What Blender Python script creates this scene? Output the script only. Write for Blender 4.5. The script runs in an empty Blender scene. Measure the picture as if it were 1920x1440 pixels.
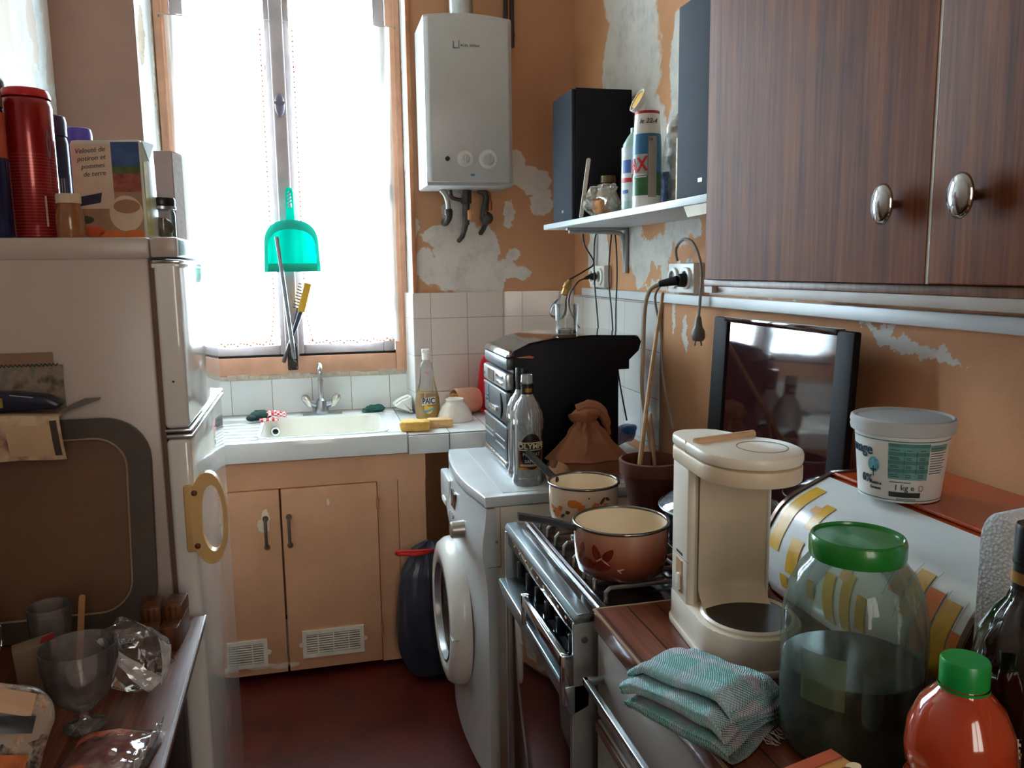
import bpy, bmesh, math, random
from mathutils import Vector, Matrix, noise, Euler
PI=math.pi
R=math.radians
S=bpy.context.scene
C=S.collection

# ---------------------------------------------------------------- camera
cam_d=bpy.data.cameras.new('camera'); cam=bpy.data.objects.new('camera',cam_d); C.objects.link(cam)
cam_d.sensor_fit='HORIZONTAL'; cam_d.sensor_width=36.0; cam_d.lens=1520/1920*36; cam_d.clip_start=0.02
def cam_matrix(yaw,pitch,roll,h):
    cy,sy,cp,sp=math.cos(yaw),math.sin(yaw),math.cos(pitch),math.sin(pitch)
    f=Vector((sy*cp,cy*cp,-sp)); r=Vector((cy,-sy,0)); d=f.cross(r)
    cr,sr=math.cos(roll),math.sin(roll)
    rr=cr*r+sr*d; dd=-sr*r+cr*d
    m=Matrix.Identity(4)
    for i in range(3): m[i][0]=rr[i]; m[i][1]=-dd[i]; m[i][2]=-f[i]
    m[2][3]=h
    return m
cam.matrix_world=cam_matrix(0.237734,0.143066,0.012877,1.45)
S.camera=cam
# ---------------------------------------------------------------- view and daylight
S.view_settings.view_transform='Standard'; S.view_settings.look='None'; S.view_settings.gamma=1.0
S.view_settings.use_curve_mapping=False
S.view_settings.exposure=0.86
W=bpy.data.worlds.new('daylight'); S.world=W; W.use_nodes=True
bg=W.node_tree.nodes['Background']; bg.inputs[0].default_value=(0.68,0.86,1.0,1); bg.inputs[1].default_value=33.0
def portal(name,loc,sx,sy,rot):
    l=bpy.data.lights.new(name,'AREA'); l.shape='RECTANGLE'; l.size=sx; l.size_y=sy; l.cycles.is_portal=True
    o=bpy.data.objects.new(name,l); C.objects.link(o); o.location=loc; o.rotation_euler=rot
    return o
portal('daylight_portal',(-0.06,3.52,1.85),0.95,1.75,(R(-90),0,0))
portal('daylight_portal',(0.35,-1.36,1.75),0.80,1.5,(R(90),0,0))  # portal of the fill window added behind the viewer
try:
    S.cycles.max_bounces=14; S.cycles.diffuse_bounces=8; S.cycles.transparent_max_bounces=24; S.cycles.caustics_reflective=False; S.cycles.caustics_refractive=False
    S.cycles.sample_clamp_indirect=12.0
except Exception: pass

# ---------------------------------------------------------------- materials
def lin(c):
    if isinstance(c,str): c=[int(c[i:i+2],16)/255 for i in (0,2,4)]
    return tuple(((x/12.92) if x<=0.04045 else ((x+0.055)/1.055)**2.4) for x in c)+(1,)
MATS={}
class NT:
    def __init__(s,name):
        s.m=bpy.data.materials.new(name); s.m.use_nodes=True; s.t=s.m.node_tree; s.t.nodes.clear()
        s.out=s.n('ShaderNodeOutputMaterial')
    def n(s,typ,**kw):
        nd=s.t.nodes.new(typ)
        for k,v in kw.items(): setattr(nd,k,v)
        return nd
    def l(s,a,b): s.t.links.new(a,b)
    def val(s,sock,v):
        if hasattr(v,'links'): s.l(v,sock)
        else: sock.default_value=v
    def math(s,op,a,b=None,c=None,clamp=False):
        nd=s.n('ShaderNodeMath',operation=op,use_clamp=clamp)
        for i,v in enumerate((a,b,c)):
            if v is not None: s.val(nd.inputs[i],v)
        return nd.outputs[0]
    def vm(s,op,a,b=None):
        nd=s.n('ShaderNodeVectorMath',operation=op)
        s.val(nd.inputs[0],a)
        if b is not None: s.val(nd.inputs[1],b)
        return nd.outputs['Value'] if op in('LENGTH','DOT_PRODUCT','DISTANCE') else nd.outputs[0]
    def obj(s): return s.n('ShaderNodeTexCoord').outputs['Object']
    def noise(s,vec,scale,detail=4,rough=.55):
        nd=s.n('ShaderNodeTexNoise'); s.l(vec,nd.inputs['Vector']); nd.inputs['Scale'].default_value=scale
        nd.inputs['Detail'].default_value=detail; nd.inputs['Roughness'].default_value=rough
        return nd.outputs
    def ramp(s,f,stops):
        nd=s.n('ShaderNodeValToRGB'); s.l(f,nd.inputs[0]); e=nd.color_ramp.elements
        while len(e)<len(stops): e.new(0.5)
        for el,(p,c) in zip(e,stops): el.position=p; el.color=c if len(c)==4 else tuple(c)+(1,)
        return nd.outputs[0]
    def mix(s,f,a,b,blend='MIX'):
        nd=s.n('ShaderNodeMix',data_type='RGBA',blend_type=blend)
        s.val(nd.inputs[0],f); s.val(nd.inputs[6],a); s.val(nd.inputs[7],b)
        return nd.outputs[2]
    def bump(s,h,strength=.3,dist=.002):
        nd=s.n('ShaderNodeBump'); nd.inputs['Strength'].default_value=strength; nd.inputs['Distance'].default_value=dist
        s.l(h,nd.inputs['Height']); return nd.outputs[0]
    def bsdf(s,color,rough=.5,metal=0,normal=None,spec=.5,trans=0,coat=0,emis=None):
        b=s.n('ShaderNodeBsdfPrincipled')
        s.val(b.inputs['Base Color'],color); s.val(b.inputs['Roughness'],rough); b.inputs['Metallic'].default_value=metal
        b.inputs['Specular IOR Level'].default_value=spec; b.inputs['Coat Weight'].default_value=coat; b.inputs['Coat Roughness'].default_value=.05
        b.inputs['Transmission Weight'].default_value=trans
        if normal is not None: s.l(normal,b.inputs['Normal'])
        return b.outputs[0]
    def done(s,sh): s.l(sh,s.out.inputs[0]); return s.m
def M(name,col,rough=.5,metal=0,spec=.5,var=.12,vs=14,bump=0,bs=200,coat=0):
    """plain procedural finish: colour with slight cloudy variation, optional fine bump"""
    if name in MATS: return MATS[name]
    t=NT(name); c=lin(col); o=t.obj(); nz=t.noise(o,vs,4)
    d=tuple(x*(1-var) for x in c[:3])+(1,); l=tuple(min(1,x*(1+var)) for x in c[:3])+(1,)
    cc=t.ramp(nz[0],[(.3,d),(.7,l)])
    nm=t.bump(t.noise(o,bs,3)[0],bump,.002) if bump else None
    MATS[name]=t.done(t.bsdf(cc,rough,metal,nm,spec,coat=coat)); return MATS[name]
def thin_glass(name,tint,refl=1.0,cloud=0,cloudcol=(.8,.85,.88,1),ns=30):
    """clear thin wall: tinted see-through mixed with fresnel gloss and a little milky diffuse"""
    if name in MATS: return MATS[name]
    t=NT(name); fr=t.n('ShaderNodeFresnel'); fr.inputs[0].default_value=1.5
    nz=t.noise(t.obj(),ns,3)[0]; nm=t.bump(nz,.15,.003); t.l(nm,fr.inputs['Normal'])
    tr=t.n('ShaderNodeBsdfTransparent'); tr.inputs[0].default_value=tint
    gl=t.n('ShaderNodeBsdfGlossy'); gl.inputs['Roughness'].default_value=.04; t.l(nm,gl.inputs['Normal'])
    base=tr.outputs[0]
    if cloud:
        df=t.n('ShaderNodeBsdfDiffuse'); df.inputs[0].default_value=cloudcol
        mx=t.n('ShaderNodeMixShader'); t.l(t.math('MULTIPLY',nz,cloud*2,clamp=True),mx.inputs[0]); t.l(base,mx.inputs[1]); t.l(df.outputs[0],mx.inputs[2]); base=mx.outputs[0]
    m2=t.n('ShaderNodeMixShader'); t.l(t.math('MULTIPLY',fr.outputs[0],refl,clamp=True),m2.inputs[0]); t.l(base,m2.inputs[1]); t.l(gl.outputs[0],m2.inputs[2])
    MATS[name]=t.done(m2.outputs[0]); return MATS[name]
def wood(name,c1,c2,c3,axis='Y',scale=1.0,rough=.35,coat=0,planks=0,spec=.3,bmp=.08):
    t=NT(name); o=t.obj(); mp=t.n('ShaderNodeMapping'); t.l(o,mp.inputs[0])
    st={'X':(1.2,28,28),'Y':(28,1.2,28),'Z':(28,28,1.2)}[axis]
    mp.inputs['Scale'].default_value=tuple(x*scale for x in st)
    n1=t.noise(mp.outputs[0],1.6,6,.6)[0]; n2=t.noise(mp.outputs[0],6.5,3,.6)[0]
    f=t.math('ADD',t.math('MULTIPLY',n1,.65),t.math('MULTIPLY',n2,.35))
    c=t.ramp(f,[(.36,lin(c1)),(.5,lin(c2)),(.66,lin(c3))])
    if planks:
        sp=t.n('ShaderNodeSeparateXYZ'); t.l(o,sp.inputs[0])
        u=sp.outputs[0 if axis=='Y' else 1]
        fr=t.math('FRACT',t.math('MULTIPLY',u,1/planks))
        c=t.mix(t.math('LESS_THAN',fr,.07),c,lin([x*.55 for x in (lambda h:[int(h[i:i+2],16)/255 for i in(0,2,4)])(c1)]))
    m=t.done(t.bsdf(c,rough,0,t.bump(n2,bmp,.001),spec,coat=coat)); MATS[name]=m; return m
def patchy(name,base,plaster,axes,blobs,general=.62,amt=.10,base2=None):
    """old distemper with patches of filler: blobs=(a,b,ra,rb) in wall metres, ragged by noise"""
    t=NT(name); o=t.obj(); sp=t.n('ShaderNodeSeparateXYZ'); t.l(o,sp.inputs[0])
    cb=t.n('ShaderNodeCombineXYZ'); t.l(sp.outputs[axes[0]],cb.inputs[0]); t.l(sp.outputs[axes[1]],cb.inputs[1])
    n1=t.noise(o,7,6,.65)[1]; n2=t.noise(o,34,5,.6)[1]
    d=t.vm('ADD',t.vm('MULTIPLY',t.vm('SUBTRACT',n1,(.5,.5,.5)),(amt*1.6,amt*1.6,0)),t.vm('MULTIPLY',t.vm('SUBTRACT',n2,(.5,.5,.5)),(amt*.4,amt*.4,0)))
    p=t.vm('ADD',cb.outputs[0],d); cur=None
    for (a,b,ra,rb) in blobs:
        L=t.vm('LENGTH',t.vm('MULTIPLY',t.vm('SUBTRACT',p,(a,b,0)),(1/ra,1/rb,0)))
        cur=L if cur is None else t.math('MINIMUM',cur,L)
    g=t.noise(o,4.2,7,.62)[0]
    m2=t.math('MULTIPLY_ADD',t.math('SUBTRACT',g,general),40,.5,clamp=True)
    mk=m2
    if cur is not None:
        mk=t.math('MAXIMUM',t.math('MULTIPLY_ADD',t.math('SUBTRACT',1.0,cur),14,.5,clamp=True),m2)
    cl=t.noise(o,3,5)[0]; b1=lin(base); b2=lin(base2 or base)
    bc=t.ramp(cl,[(.3,tuple(x*.86 for x in b1[:3])+(1,)),(.7,b2)])
    pl=lin(plaster); pc=t.ramp(t.noise(o,11,6,.7)[0],[(.28,tuple(x*.72 for x in pl[:3])+(1,)),(.5,pl),(.8,tuple(min(1,x*1.08) for x in pl[:3])+(1,))])
    m=t.done(t.bsdf(t.mix(mk,bc,pc),.8,0,t.bump(t.math('ADD',mk,t.math('MULTIPLY',n2,.4)) if False else t.noise(o,60,4)[0],.25,.003),.25))
    MATS[name]=m; return m
def tiles(name,col,axes,size,off=(0,0),grout='6f655f',gw=.018,var=.06):
    t=NT(name); o=t.obj(); sp=t.n('ShaderNodeSeparateXYZ'); t.l(o,sp.inputs[0]); ln=None; hs=None
    for k,a in enumerate(axes):
        x=t.math('MULTIPLY',t.math('SUBTRACT',sp.outputs[a],off[k]),1/size[k]); fr=t.math('FRACT',x); fl=t.math('FLOOR',x)
        e=t.math('LESS_THAN',t.math('MINIMUM',fr,t.math('SUBTRACT',1.0,fr)),gw/2)
        ln=e if ln is None else t.math('MAXIMUM',ln,e)
        hs=fl if hs is None else t.math('ADD',t.math('MULTIPLY',hs,7.31),fl)
    wn=t.n('ShaderNodeTexWhiteNoise',noise_dimensions='1D'); t.l(hs,wn.inputs['W'])
    c=lin(col); cc=t.ramp(wn.outputs[0],[(0,tuple(x*(1-var) for x in c[:3])+(1,)),(1,tuple(min(1,x*(1+var)) for x in c[:3])+(1,))])
    inv=t.math('SUBTRACT',1.0,ln)
    m=t.done(t.bsdf(t.mix(ln,cc,lin(grout)),t.math('MULTIPLY_ADD',ln,.6,.18),0,t.bump(inv,.5,.002),.5)); MATS[name]=m; return m
def translucent(name,col,trans=.5,see=0.0,rough=.6,weave=0):
    t=NT(name); df=t.n('ShaderNodeBsdfDiffuse'); tl=t.n('ShaderNodeBsdfTranslucent'); tp=t.n('ShaderNodeBsdfTransparent')
    o=t.obj(); nz=t.noise(o,9,4)[0]; c=lin(col)
    cc=t.ramp(nz,[(.3,tuple(x*.9 for x in c[:3])+(1,)),(.7,c)])
    t.l(cc,df.inputs[0]); t.l(cc,tl.inputs[0])
    a=t.n('ShaderNodeMixShader'); a.inputs[0].default_value=trans; t.l(df.outputs[0],a.inputs[1]); t.l(tl.outputs[0],a.inputs[2])
    b=t.n('ShaderNodeMixShader'); b.inputs[0].default_value=see; t.l(a.outputs[0],b.inputs[1]); t.l(tp.outputs[0],b.inputs[2])
    MATS[name]=t.done(b.outputs[0]); return MATS[name]

# ---------------------------------------------------------------- mesh building
class MB:
    def __init__(s): s.bm=bmesh.new()
    def add(s,t,mi=0,mx=None):
        if mx is not None: bmesh.ops.transform(t,matrix=mx,verts=t.verts[:])
        for f in t.faces: f.material_index=mi
        me=bpy.data.meshes.new('tmp'); t.to_mesh(me); t.free(); s.bm.from_mesh(me); bpy.data.meshes.remove(me); return s
    def box(s,lo,hi,bev=0,mi=0,mx=None,seg=2):
        t=bmesh.new(); bmesh.ops.create_cube(t,size=1)
        for v in t.verts: v.co=Vector([lo[i]+(v.co[i]+.5)*(hi[i]-lo[i]) for i in range(3)])
        if bev: bmesh.ops.bevel(t,geom=t.edges[:],offset=bev,segments=seg,affect='EDGES',profile=.5)
        return s.add(t,mi,mx)
    def lathe(s,prof,seg=40,mx=None,mi=0,a0=0,a1=2*PI,fn=None):
        t=bmesh.new(); full=abs(a1-a0-2*PI)<1e-6; n=seg if full else seg+1; rings=[]
        for r,z in prof:
            if r<1e-6: rings.append([t.verts.new((0,0,z))])
            else:
                row=[]
                for k in range(n):
                    a=a0+(a1-a0)*k/seg; rr=r*(fn(a,z) if fn else 1); row.append(t.verts.new((rr*math.cos(a),rr*math.sin(a),z)))
                rings.append(row)
        for A,B in zip(rings,rings[1:]):
            for k in range(seg):
                k2=(k+1)%n if full else k+1
                if len(A)==1 and len(B)==1: continue
                if len(A)==1: t.faces.new((A[0],B[k2],B[k]))
                elif len(B)==1: t.faces.new((A[k],A[k2],B[0]))
                else: t.faces.new((A[k],A[k2],B[k2],B[k]))
        bmesh.ops.recalc_face_normals(t,faces=t.faces[:])
        return s.add(t,mi,mx)
    def cyl(s,p0,p1,r,r1=None,seg=20,mi=0,bev=0):
        p0=Vector(p0); p1=Vector(p1); L=(p1-p0).length; q=(p1-p0).to_track_quat('Z','Y').to_matrix().to_4x4(); r1=r if r1 is None else r1
        pr=[(0,0),(r-bev,0),(r,bev),(r1,L-bev),(r1-bev,L),(0,L)] if bev else [(0,0),(r,0),(r1,L),(0,L)]
        return s.lathe(pr,seg,Matrix.Translation(p0)@q,mi)
    def prism(s,pts,axis,a,b,bev=0,mi=0,mx=None,seg=2):
        """pts in the two remaining axes (cyclic order X:(y,z) Y:(x,z) Z:(x,y)), pushed from a to b"""
        t=bmesh.new()
        def P(u,v,w): return {'X':(w,u,v),'Y':(u,w,v),'Z':(u,v,w)}[axis]
        A=[t.verts.new(P(u,v,a)) for u,v in pts]; B=[t.verts.new(P(u,v,b)) for u,v in pts]
        n=len(pts); t.faces.new(A); t.faces.new(B)
        for i in range(n): t.faces.new((A[i],A[(i+1)%n],B[(i+1)%n],B[i]))
        bmesh.ops.recalc_face_normals(t,faces=t.faces[:])
        if bev: bmesh.ops.bevel(t,geom=[e for e in t.edges],offset=bev,segments=seg,affect='EDGES',profile=.5)
        return s.add(t,mi,mx)
    def ring(s,outer,inner,axis,a,b,mi=0,mx=None):
        """frame between two outlines with equal point counts"""
        t=bmesh.new()
        def P(u,v,w): return {'X':(w,u,v),'Y':(u,w,v),'Z':(u,v,w)}[axis]
        n=len(outer); q=[[t.verts.new(P(u,v,w)) for u,v in o] for o,w in ((outer,a),(outer,b),(inner,b),(inner,a))]
        for j in range(4):
            for i in range(n): t.faces.new((q[j][i],q[j][(i+1)%n],q[(j+1)%4][(i+1)%n],q[(j+1)%4][i]))
        bmesh.ops.recalc_face_normals(t,faces=t.faces[:])
        return s.add(t,mi,mx)
    def tube(s,pts,r,seg=8,mi=0,smooth=0,closed=False,mx=None):
        P=[Vector(p) for p in pts]
        if smooth: P=spline(P,smooth,closed)
        t=bmesh.new(); n=len(P); rows=[]; up=None
        for i,p in enumerate(P):
            d=(P[(i+1)%n]-P[i-1]) if closed else (P[min(i+1,n-1)]-P[max(i-1,0)])
            if d.length<1e-9: d=Vector((0,0,1))
            d.normalize()
            if up is None: up=d.orthogonal().normalized()
            up=(up-d*up.dot(d)); up=up.normalized() if up.length>1e-6 else d.orthogonal().normalized()
            sd=d.cross(up); rr=r[i*len(r)//n] if isinstance(r,(list,tuple)) else r
            rows.append([t.verts.new(p+rr*(math.cos(2*PI*k/seg)*up+math.sin(2*PI*k/seg)*sd)) for k in range(seg)])
        m=n if closed else n-1
        for i in range(m):
            A,B=rows[i],rows[(i+1)%n]
            for k in range(seg): t.faces.new((A[k],A[(k+1)%seg],B[(k+1)%seg],B[k]))
        if not closed: t.faces.new(rows[0]); t.faces.new(rows[-1])
        bmesh.ops.recalc_face_normals(t,faces=t.faces[:])
        return s.add(t,mi,mx)
    def sheet(s,fn,nu,nv,mi=0,thick=0,mx=None):
        t=bmesh.new(); g=[[t.verts.new(fn(i/nu,j/nv)) for j in range(nv+1)] for i in range(nu+1)]
        for i in range(nu):
            for j in range(nv): t.faces.new((g[i][j],g[i+1][j],g[i+1][j+1],g[i][j+1]))
        if thick:
            t.normal_update(); bmesh.ops.solidify(t,geom=t.faces[:],thickness=thick)
        return s.add(t,mi,mx)
    def blob(s,fn,u=24,v=14,mi=0,mx=None):
        t=bmesh.new(); bmesh.ops.create_uvsphere(t,u_segments=u,v_segments=v,radius=1)
        for w in t.verts: w.co=Vector(fn(w.co.copy()))
        return s.add(t,mi,mx)
def spline(P,k,closed=False):
    out=[]; n=len(P); m=n if closed else n-1
    for i in range(m):
        a,b,c,d=(P[(i-1)%n],P[i],P[(i+1)%n],P[(i+2)%n]) if closed else (P[max(i-1,0)],P[i],P[i+1],P[min(i+2,n-1)])
        for j in range(k):
            t=j/k; out.append(.5*((2*b)+(c-a)*t+(2*a-5*b+4*c-d)*t*t+(3*b-a-3*c+d)*t**3))
    if not closed: out.append(P[-1])
    return out
def rrect(x0,y0,x1,y1,r,k=6):
    o=[]
    for cx,cy,a in ((x1-r,y1-r,0),(x0+r,y1-r,90),(x0+r,y0+r,180),(x1-r,y0+r,270)):
        for j in range(k+1): b=R(a+90*j/k); o.append((cx+r*math.cos(b),cy+r*math.sin(b)))
    return o
def nz3(p,s,seed=0): return noise.noise(Vector(p)*s+Vector((seed*7.1,seed*3.3,seed)))
def obj(name,mb,mats,parent=None,loc=None,rz=0,rot=None,smooth=38,label=None):
    me=bpy.data.meshes.new(name); bmesh.ops.remove_doubles(mb.bm,verts=mb.bm.verts[:],dist=1e-6) if False else None
    mb.bm.to_mesh(me); mb.bm.free()
    for m in (mats if isinstance(mats,(list,tuple)) else [mats]): me.materials.append(m)
    if smooth is not None: me.shade_smooth(); me.set_sharp_from_angle(angle=R(smooth))
    o=bpy.data.objects.new(name,me); C.objects.link(o); o.parent=parent
    if loc is not None: o.location=loc
    o.rotation_euler=rot if rot is not None else (0,0,rz)
    if label: o['label']=label
    return o
def tag(o,label,cat,group=None,kind=None):
    o['label']=label; o['category']=cat
    if group: o['group']=group
    if kind: o['kind']=kind
    return o
def thing(name,label,cat,loc=(0,0,0),rz=0,group=None,rot=None):
    o=bpy.data.objects.new(name,None); C.objects.link(o); o.empty_display_size=.05; o.location=loc; o.rotation_euler=rot if rot else (0,0,rz)
    return tag(o,label,cat,group)
def struct(name,mb,mats,parent=None,smooth=30):
    o=obj(name,mb,mats,parent,smooth=smooth)
    if parent is None: o['kind']='structure'
    return o
def text(body,size,mat,parent,fn,name='lettering',align='CENTER',ext=.0005,shear=0,label=None,bold=0):
    cu=bpy.data.curves.new('t','FONT'); cu.body=body; cu.size=size; cu.align_x=align; cu.align_y='CENTER'; cu.extrude=ext; cu.shear=shear; cu.offset=bold; cu.resolution_u=3
    o=bpy.data.objects.new('t',cu); C.objects.link(o); bpy.context.view_layer.update()
    me=bpy.data.meshes.new_from_object(o.evaluated_get(bpy.context.evaluated_depsgraph_get()))
    bpy.data.objects.remove(o); bpy.data.curves.remove(cu)
    for v in me.vertices: v.co=fn(v.co.x,v.co.y,v.co.z)
    me.materials.clear(); me.materials.append(mat); me.name=name
    q=bpy.data.objects.new(name,me); C.objects.link(q); q.parent=parent
    if label: q['label']=label
    return q
def flat(o,u,v,n):
    """text placed on a plane through o with axes u,v and normal n"""
    o,u,v,n=Vector(o),Vector(u).normalized(),Vector(v).normalized(),Vector(n).normalized()
    return lambda x,y,z: o+u*x+v*y+n*z
def wrap(rad,a,z0):
    """text wrapped round an upright cylinder, centred on angle a (rad may be a function of height)"""
    def f(x,y,z):
        h=z0+y; r=rad(h) if callable(rad) else rad; b=a+x/r; return Vector(((r+z+.0006)*math.cos(b),(r+z+.0006)*math.sin(b),h))
    return f
def cpatch(mb,rad,a0,a1,z0,z1,mi=0,off=.0006,nu=16,nv=6):
    def f(u,v):
        h=z0+(z1-z0)*v; r=(rad(h) if callable(rad) else rad)+off; a=a0+(a1-a0)*u; return Vector((r*math.cos(a),r*math.sin(a),h))
    return mb.sheet(f,nu,nv,mi)
def toward(x,y): return math.atan2(-y,-x)   # direction from a point to where the room is entered
# ---------------------------------------------------------------- shared finishes
chrome=M('chrome','c9ccd0',.12,1,var=.04); steel=M('brushed_steel','aab0b5',.3,1,var=.08)
white_en=M('white_enamel','e8e8e4',.16,var=.03,coat=.3); white_pl=M('white_plastic','e6e5df',.35,var=.04)
black_pl=M('black_plastic','0d0d12',.35,var=.1); dark_rub=M('dark_rubber','17161a',.6)
cream_pl=M('cream_plastic','e6d6b8',.3,var=.05); grey_pl=M('grey_plastic','8d8c88',.45)
ink=M('black_ink','15151a',.6); red_ink=M('red_print','c3181c',.5); white_pr=M('white_print','ece9e0',.5)
paper=M('paper','d8cfbf',.75,var=.08); brass=M('brass','94733f',.35,.8)
orange_paint=M('peach_paint','d4a17c',.5,var=.08,vs=6,bump=.1,bs=60)
frame_paint=M('frame_paint','c9977a',.45,var=.12,vs=12,bump=.15,bs=50)
grey_paint=M('grey_sash_paint','a59b9b',.5,var=.1)
glass_clear=thin_glass('clear_glass',(.93,.96,.95,1),1.0)

# ---------------------------------------------------------------- the room
ZC=2.80
XL,XR=-.85,1.05
b=MB(); b.box((-1.0,-1.5,-.1),(1.2,3.7,0))
floor_m=NT('floor_red'); o_=floor_m.obj(); f1=floor_m.noise(o_,5,6,.65)[0]
fc=floor_m.ramp(f1,[(.3,lin('3c140f')),(.6,lin('5d2018')),(.8,lin('6f2c20'))])
floor_m=floor_m.done(floor_m.bsdf(fc,.42,0,floor_m.bump(floor_m.noise(o_,40,4)[0],.2,.003)))
struct('floor',b,floor_m)
b=MB(); b.box((-1.0,-1.5,ZC),(1.2,3.7,ZC+.1)); struct('ceiling',b,M('ceiling_white','cfc4b4',.85,var=.08,vs=4))
orange='c78d62'; orange2='cf9a70'; plaster='cfcac2'
rw=patchy('wall_paint_right',orange,plaster,(1,2),[
 (2.62,2.45,.27,.22),(2.63,2.08,.25,.34),(2.80,1.82,.10,.15),(2.47,1.80,.14,.20),(2.25,2.0,.05,.16),(2.2,1.80,.14,.14),(2.05,1.86,.12,.2),(1.9,1.75,.12,.2),
 (2.98,1.50,.055,.16),(2.87,1.47,.07,.13),(2.60,1.52,.09,.07),(2.52,1.47,.09,.075),(2.36,1.50,.10,.06),(2.22,1.56,.14,.045),(2.33,1.44,.03,.05),(2.2,1.43,.05,.03),
 (1.26,1.305,.09,.009),(1.20,1.298,.07,.008),(1.335,1.318,.03,.016),(1.36,1.335,.05,.008),(1.14,1.395,.03,.012),(2.17,1.24,.016,.06),(2.25,1.30,.012,.06),(1.75,1.388,.22,.012),(2.3,1.39,.2,.01)],.70,.10,orange2)
bw=patchy('wall_paint_back','c4906c','cdc4bc',(0,2),[
 (.60,1.42,.16,.09),(.58,1.54,.105,.10),(.57,1.66,.06,.09),(.49,1.57,.055,.045),(.68,1.52,.07,.09),(.45,1.45,.04,.07),(.70,1.40,.07,.07),
 (.80,1.49,.025,.03),(.83,1.43,.05,.022),(.78,1.44,.03,.03),(.79,1.67,.022,.05),(.80,1.85,.06,.07),(.88,1.80,.07,.05),(.92,1.72,.05,.05),(.77,2.1,.02,.2),(.40,1.6,.02,.06)],.75,.07)
lw=patchy('wall_paint_left','cfc3b8','d3dadb',(1,2),[(2.6,2.0,.10,.5),(2.95,2.2,.08,.3),(3.15,2.1,.06,.5),(2.2,2.1,.1,.3)],.60,.14,'d6c8bc')
shaded_peach=M('wall_peach_shadow','8e6d5e',.85,var=.06,vs=5)  # left pier: its shade is put into a darker copy of the peach
reveal_m=patchy('reveal_white','dfe4e2','b9ab98',(1,2),[(3.385,2.1,.012,.3),(3.38,1.7,.012,.2),(3.3,2.3,.02,.1)],.72,.06)

b=MB(); b.box((XR,-1.5,0),(XR+.12,3.7,ZC)); struct('wall_right',b,rw)
b=MB(); b.box((XL-.12,-1.5,0),(XL,3.7,ZC)); struct('wall_left',b,lw)
# back wall: pier beside the heater (slightly angled toward the corner), pier on the left, window breast and lintel
def face_mats(mb,test):
    for f in mb.bm.faces: f.material_index=test(f)
b=MB(); b.prism([(.395,3.27),(.765,3.27),(XR,3.215),(XR,3.6),(.375,3.6),(.38,3.40)],'Z',0,ZC); back_right=b
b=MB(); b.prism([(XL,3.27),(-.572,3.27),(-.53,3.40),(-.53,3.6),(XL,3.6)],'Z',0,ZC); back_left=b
b=MB(); b.box((-.56,3.405,0),(.40,3.6,1.025)); b.box((-.56,3.405,2.70),(.40,3.6,ZC))
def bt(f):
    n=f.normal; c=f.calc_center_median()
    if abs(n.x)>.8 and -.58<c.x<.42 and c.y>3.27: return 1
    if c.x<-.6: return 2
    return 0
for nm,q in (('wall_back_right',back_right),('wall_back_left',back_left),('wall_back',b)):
    q.bm.normal_update(); face_mats(q,bt); struct(nm,q,[bw,reveal_m,shaded_peach])
# wall behind the viewer, with an unseen window added to let in fill light
b=MB(); b.box((-1.0,-1.42,0),(-.05,-1.30,ZC)); b.box((.75,-1.42,0),(1.2,-1.30,ZC)); b.box((-.05,-1.42,2.5),(.75,-1.30,ZC)); b.box((-.05,-1.42,0),(.75,-1.30,1.0))
struct('wall_front',b,M('wall_front_paint',orange2,.85,vs=4))
d=bpy.data.objects.new('fill_window',None); C.objects.link(d); d['kind']='structure'
b=MB()
for x0,x1,z0,z1 in ((-.05,.0,1.0,2.5),(.70,.75,1.0,2.5),(0,.70,1.0,1.05),(0,.70,2.45,2.5),(.325,.375,1.05,2.45)): b.box((x0,-1.40,z0),(x1,-1.35,z1),.004)
obj('window_frame',b,frame_paint,d)
b=MB(); b.box((0,-1.38,1.05),(.7,-1.376,2.45)); obj('pane',b,thin_glass('fill_glass',(.40,.345,.30,1)),d)  # warm dark tint sets how much fill the added window gives

# tiles
tm_b=tiles('tile_pinkish','cfc0b8',(0,2),(.150,.150),(.457-.150,.5),'8c7d74',.016)
tm_c=tiles('tile_pale_pink','dccac0',(0,2),(.150,.150),(.835,.5),'a89a90',.016)
tm_r=tiles('tile_white_side','d9d8d4',(1,2),(.150,.150),(2.335,.5+.08),'8a817a',.016)
tm_w=tiles('tile_white_window','dfe3e2',(0,2),(.158,.30),(-.180,.87),'8a8078',.016)
b=MB(); b.box((.389,3.262,.865),(.765,3.27,1.352)); struct('trim_1',b,tm_b)
b=MB(); b.prism([(.366,3.395),(.386,3.262),(.3895,3.262),(.3895,3.30),(.378,3.395)],'Z',.865,1.352); struct('trim_9',b,tiles('tile_reveal','e0e2df',(1,2),(.150,.150),(3.21,.5),'9a9088',.014))
b=MB(); b.prism([(.765,3.262),(1.042,3.209),(1.05,3.215),(.765,3.27)],'Z',.865,1.352); struct('trim_2',b,tm_c)
b=MB(); b.box((1.042,2.335,.865),(1.05,3.205,1.335)); struct('trim_3',b,tm_r)
b=MB(); b.box((-.56,3.395,.865),(.372,3.405,1.018)); struct('trim_4',b,tm_w)
b=MB()
for i in range(24):
    x=-.55+i*.04; b.box((x,3.388+.004*math.sin(i*2.1),1.012),(x+.044,3.41,1.034+.004*math.sin(i*1.3)),.004)
struct('trim_5',b,M('rough_sill_plaster','b9ad9c',.9,var=.2,vs=40,bump=.5,bs=80))
# cable raceway along the right wall
race=M('raceway_white','d3d8da',.4,var=.04)
b=MB(); b.box((1.028,-1.2,1.338),(1.05,3.06,1.366),.003); struct('trim_6',b,race)
# upright raceway under the shelf
b=MB(); b.box((1.038,2.93,1.366),(1.05,2.955,1.575),.002); struct('trim_7',b,race)
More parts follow.
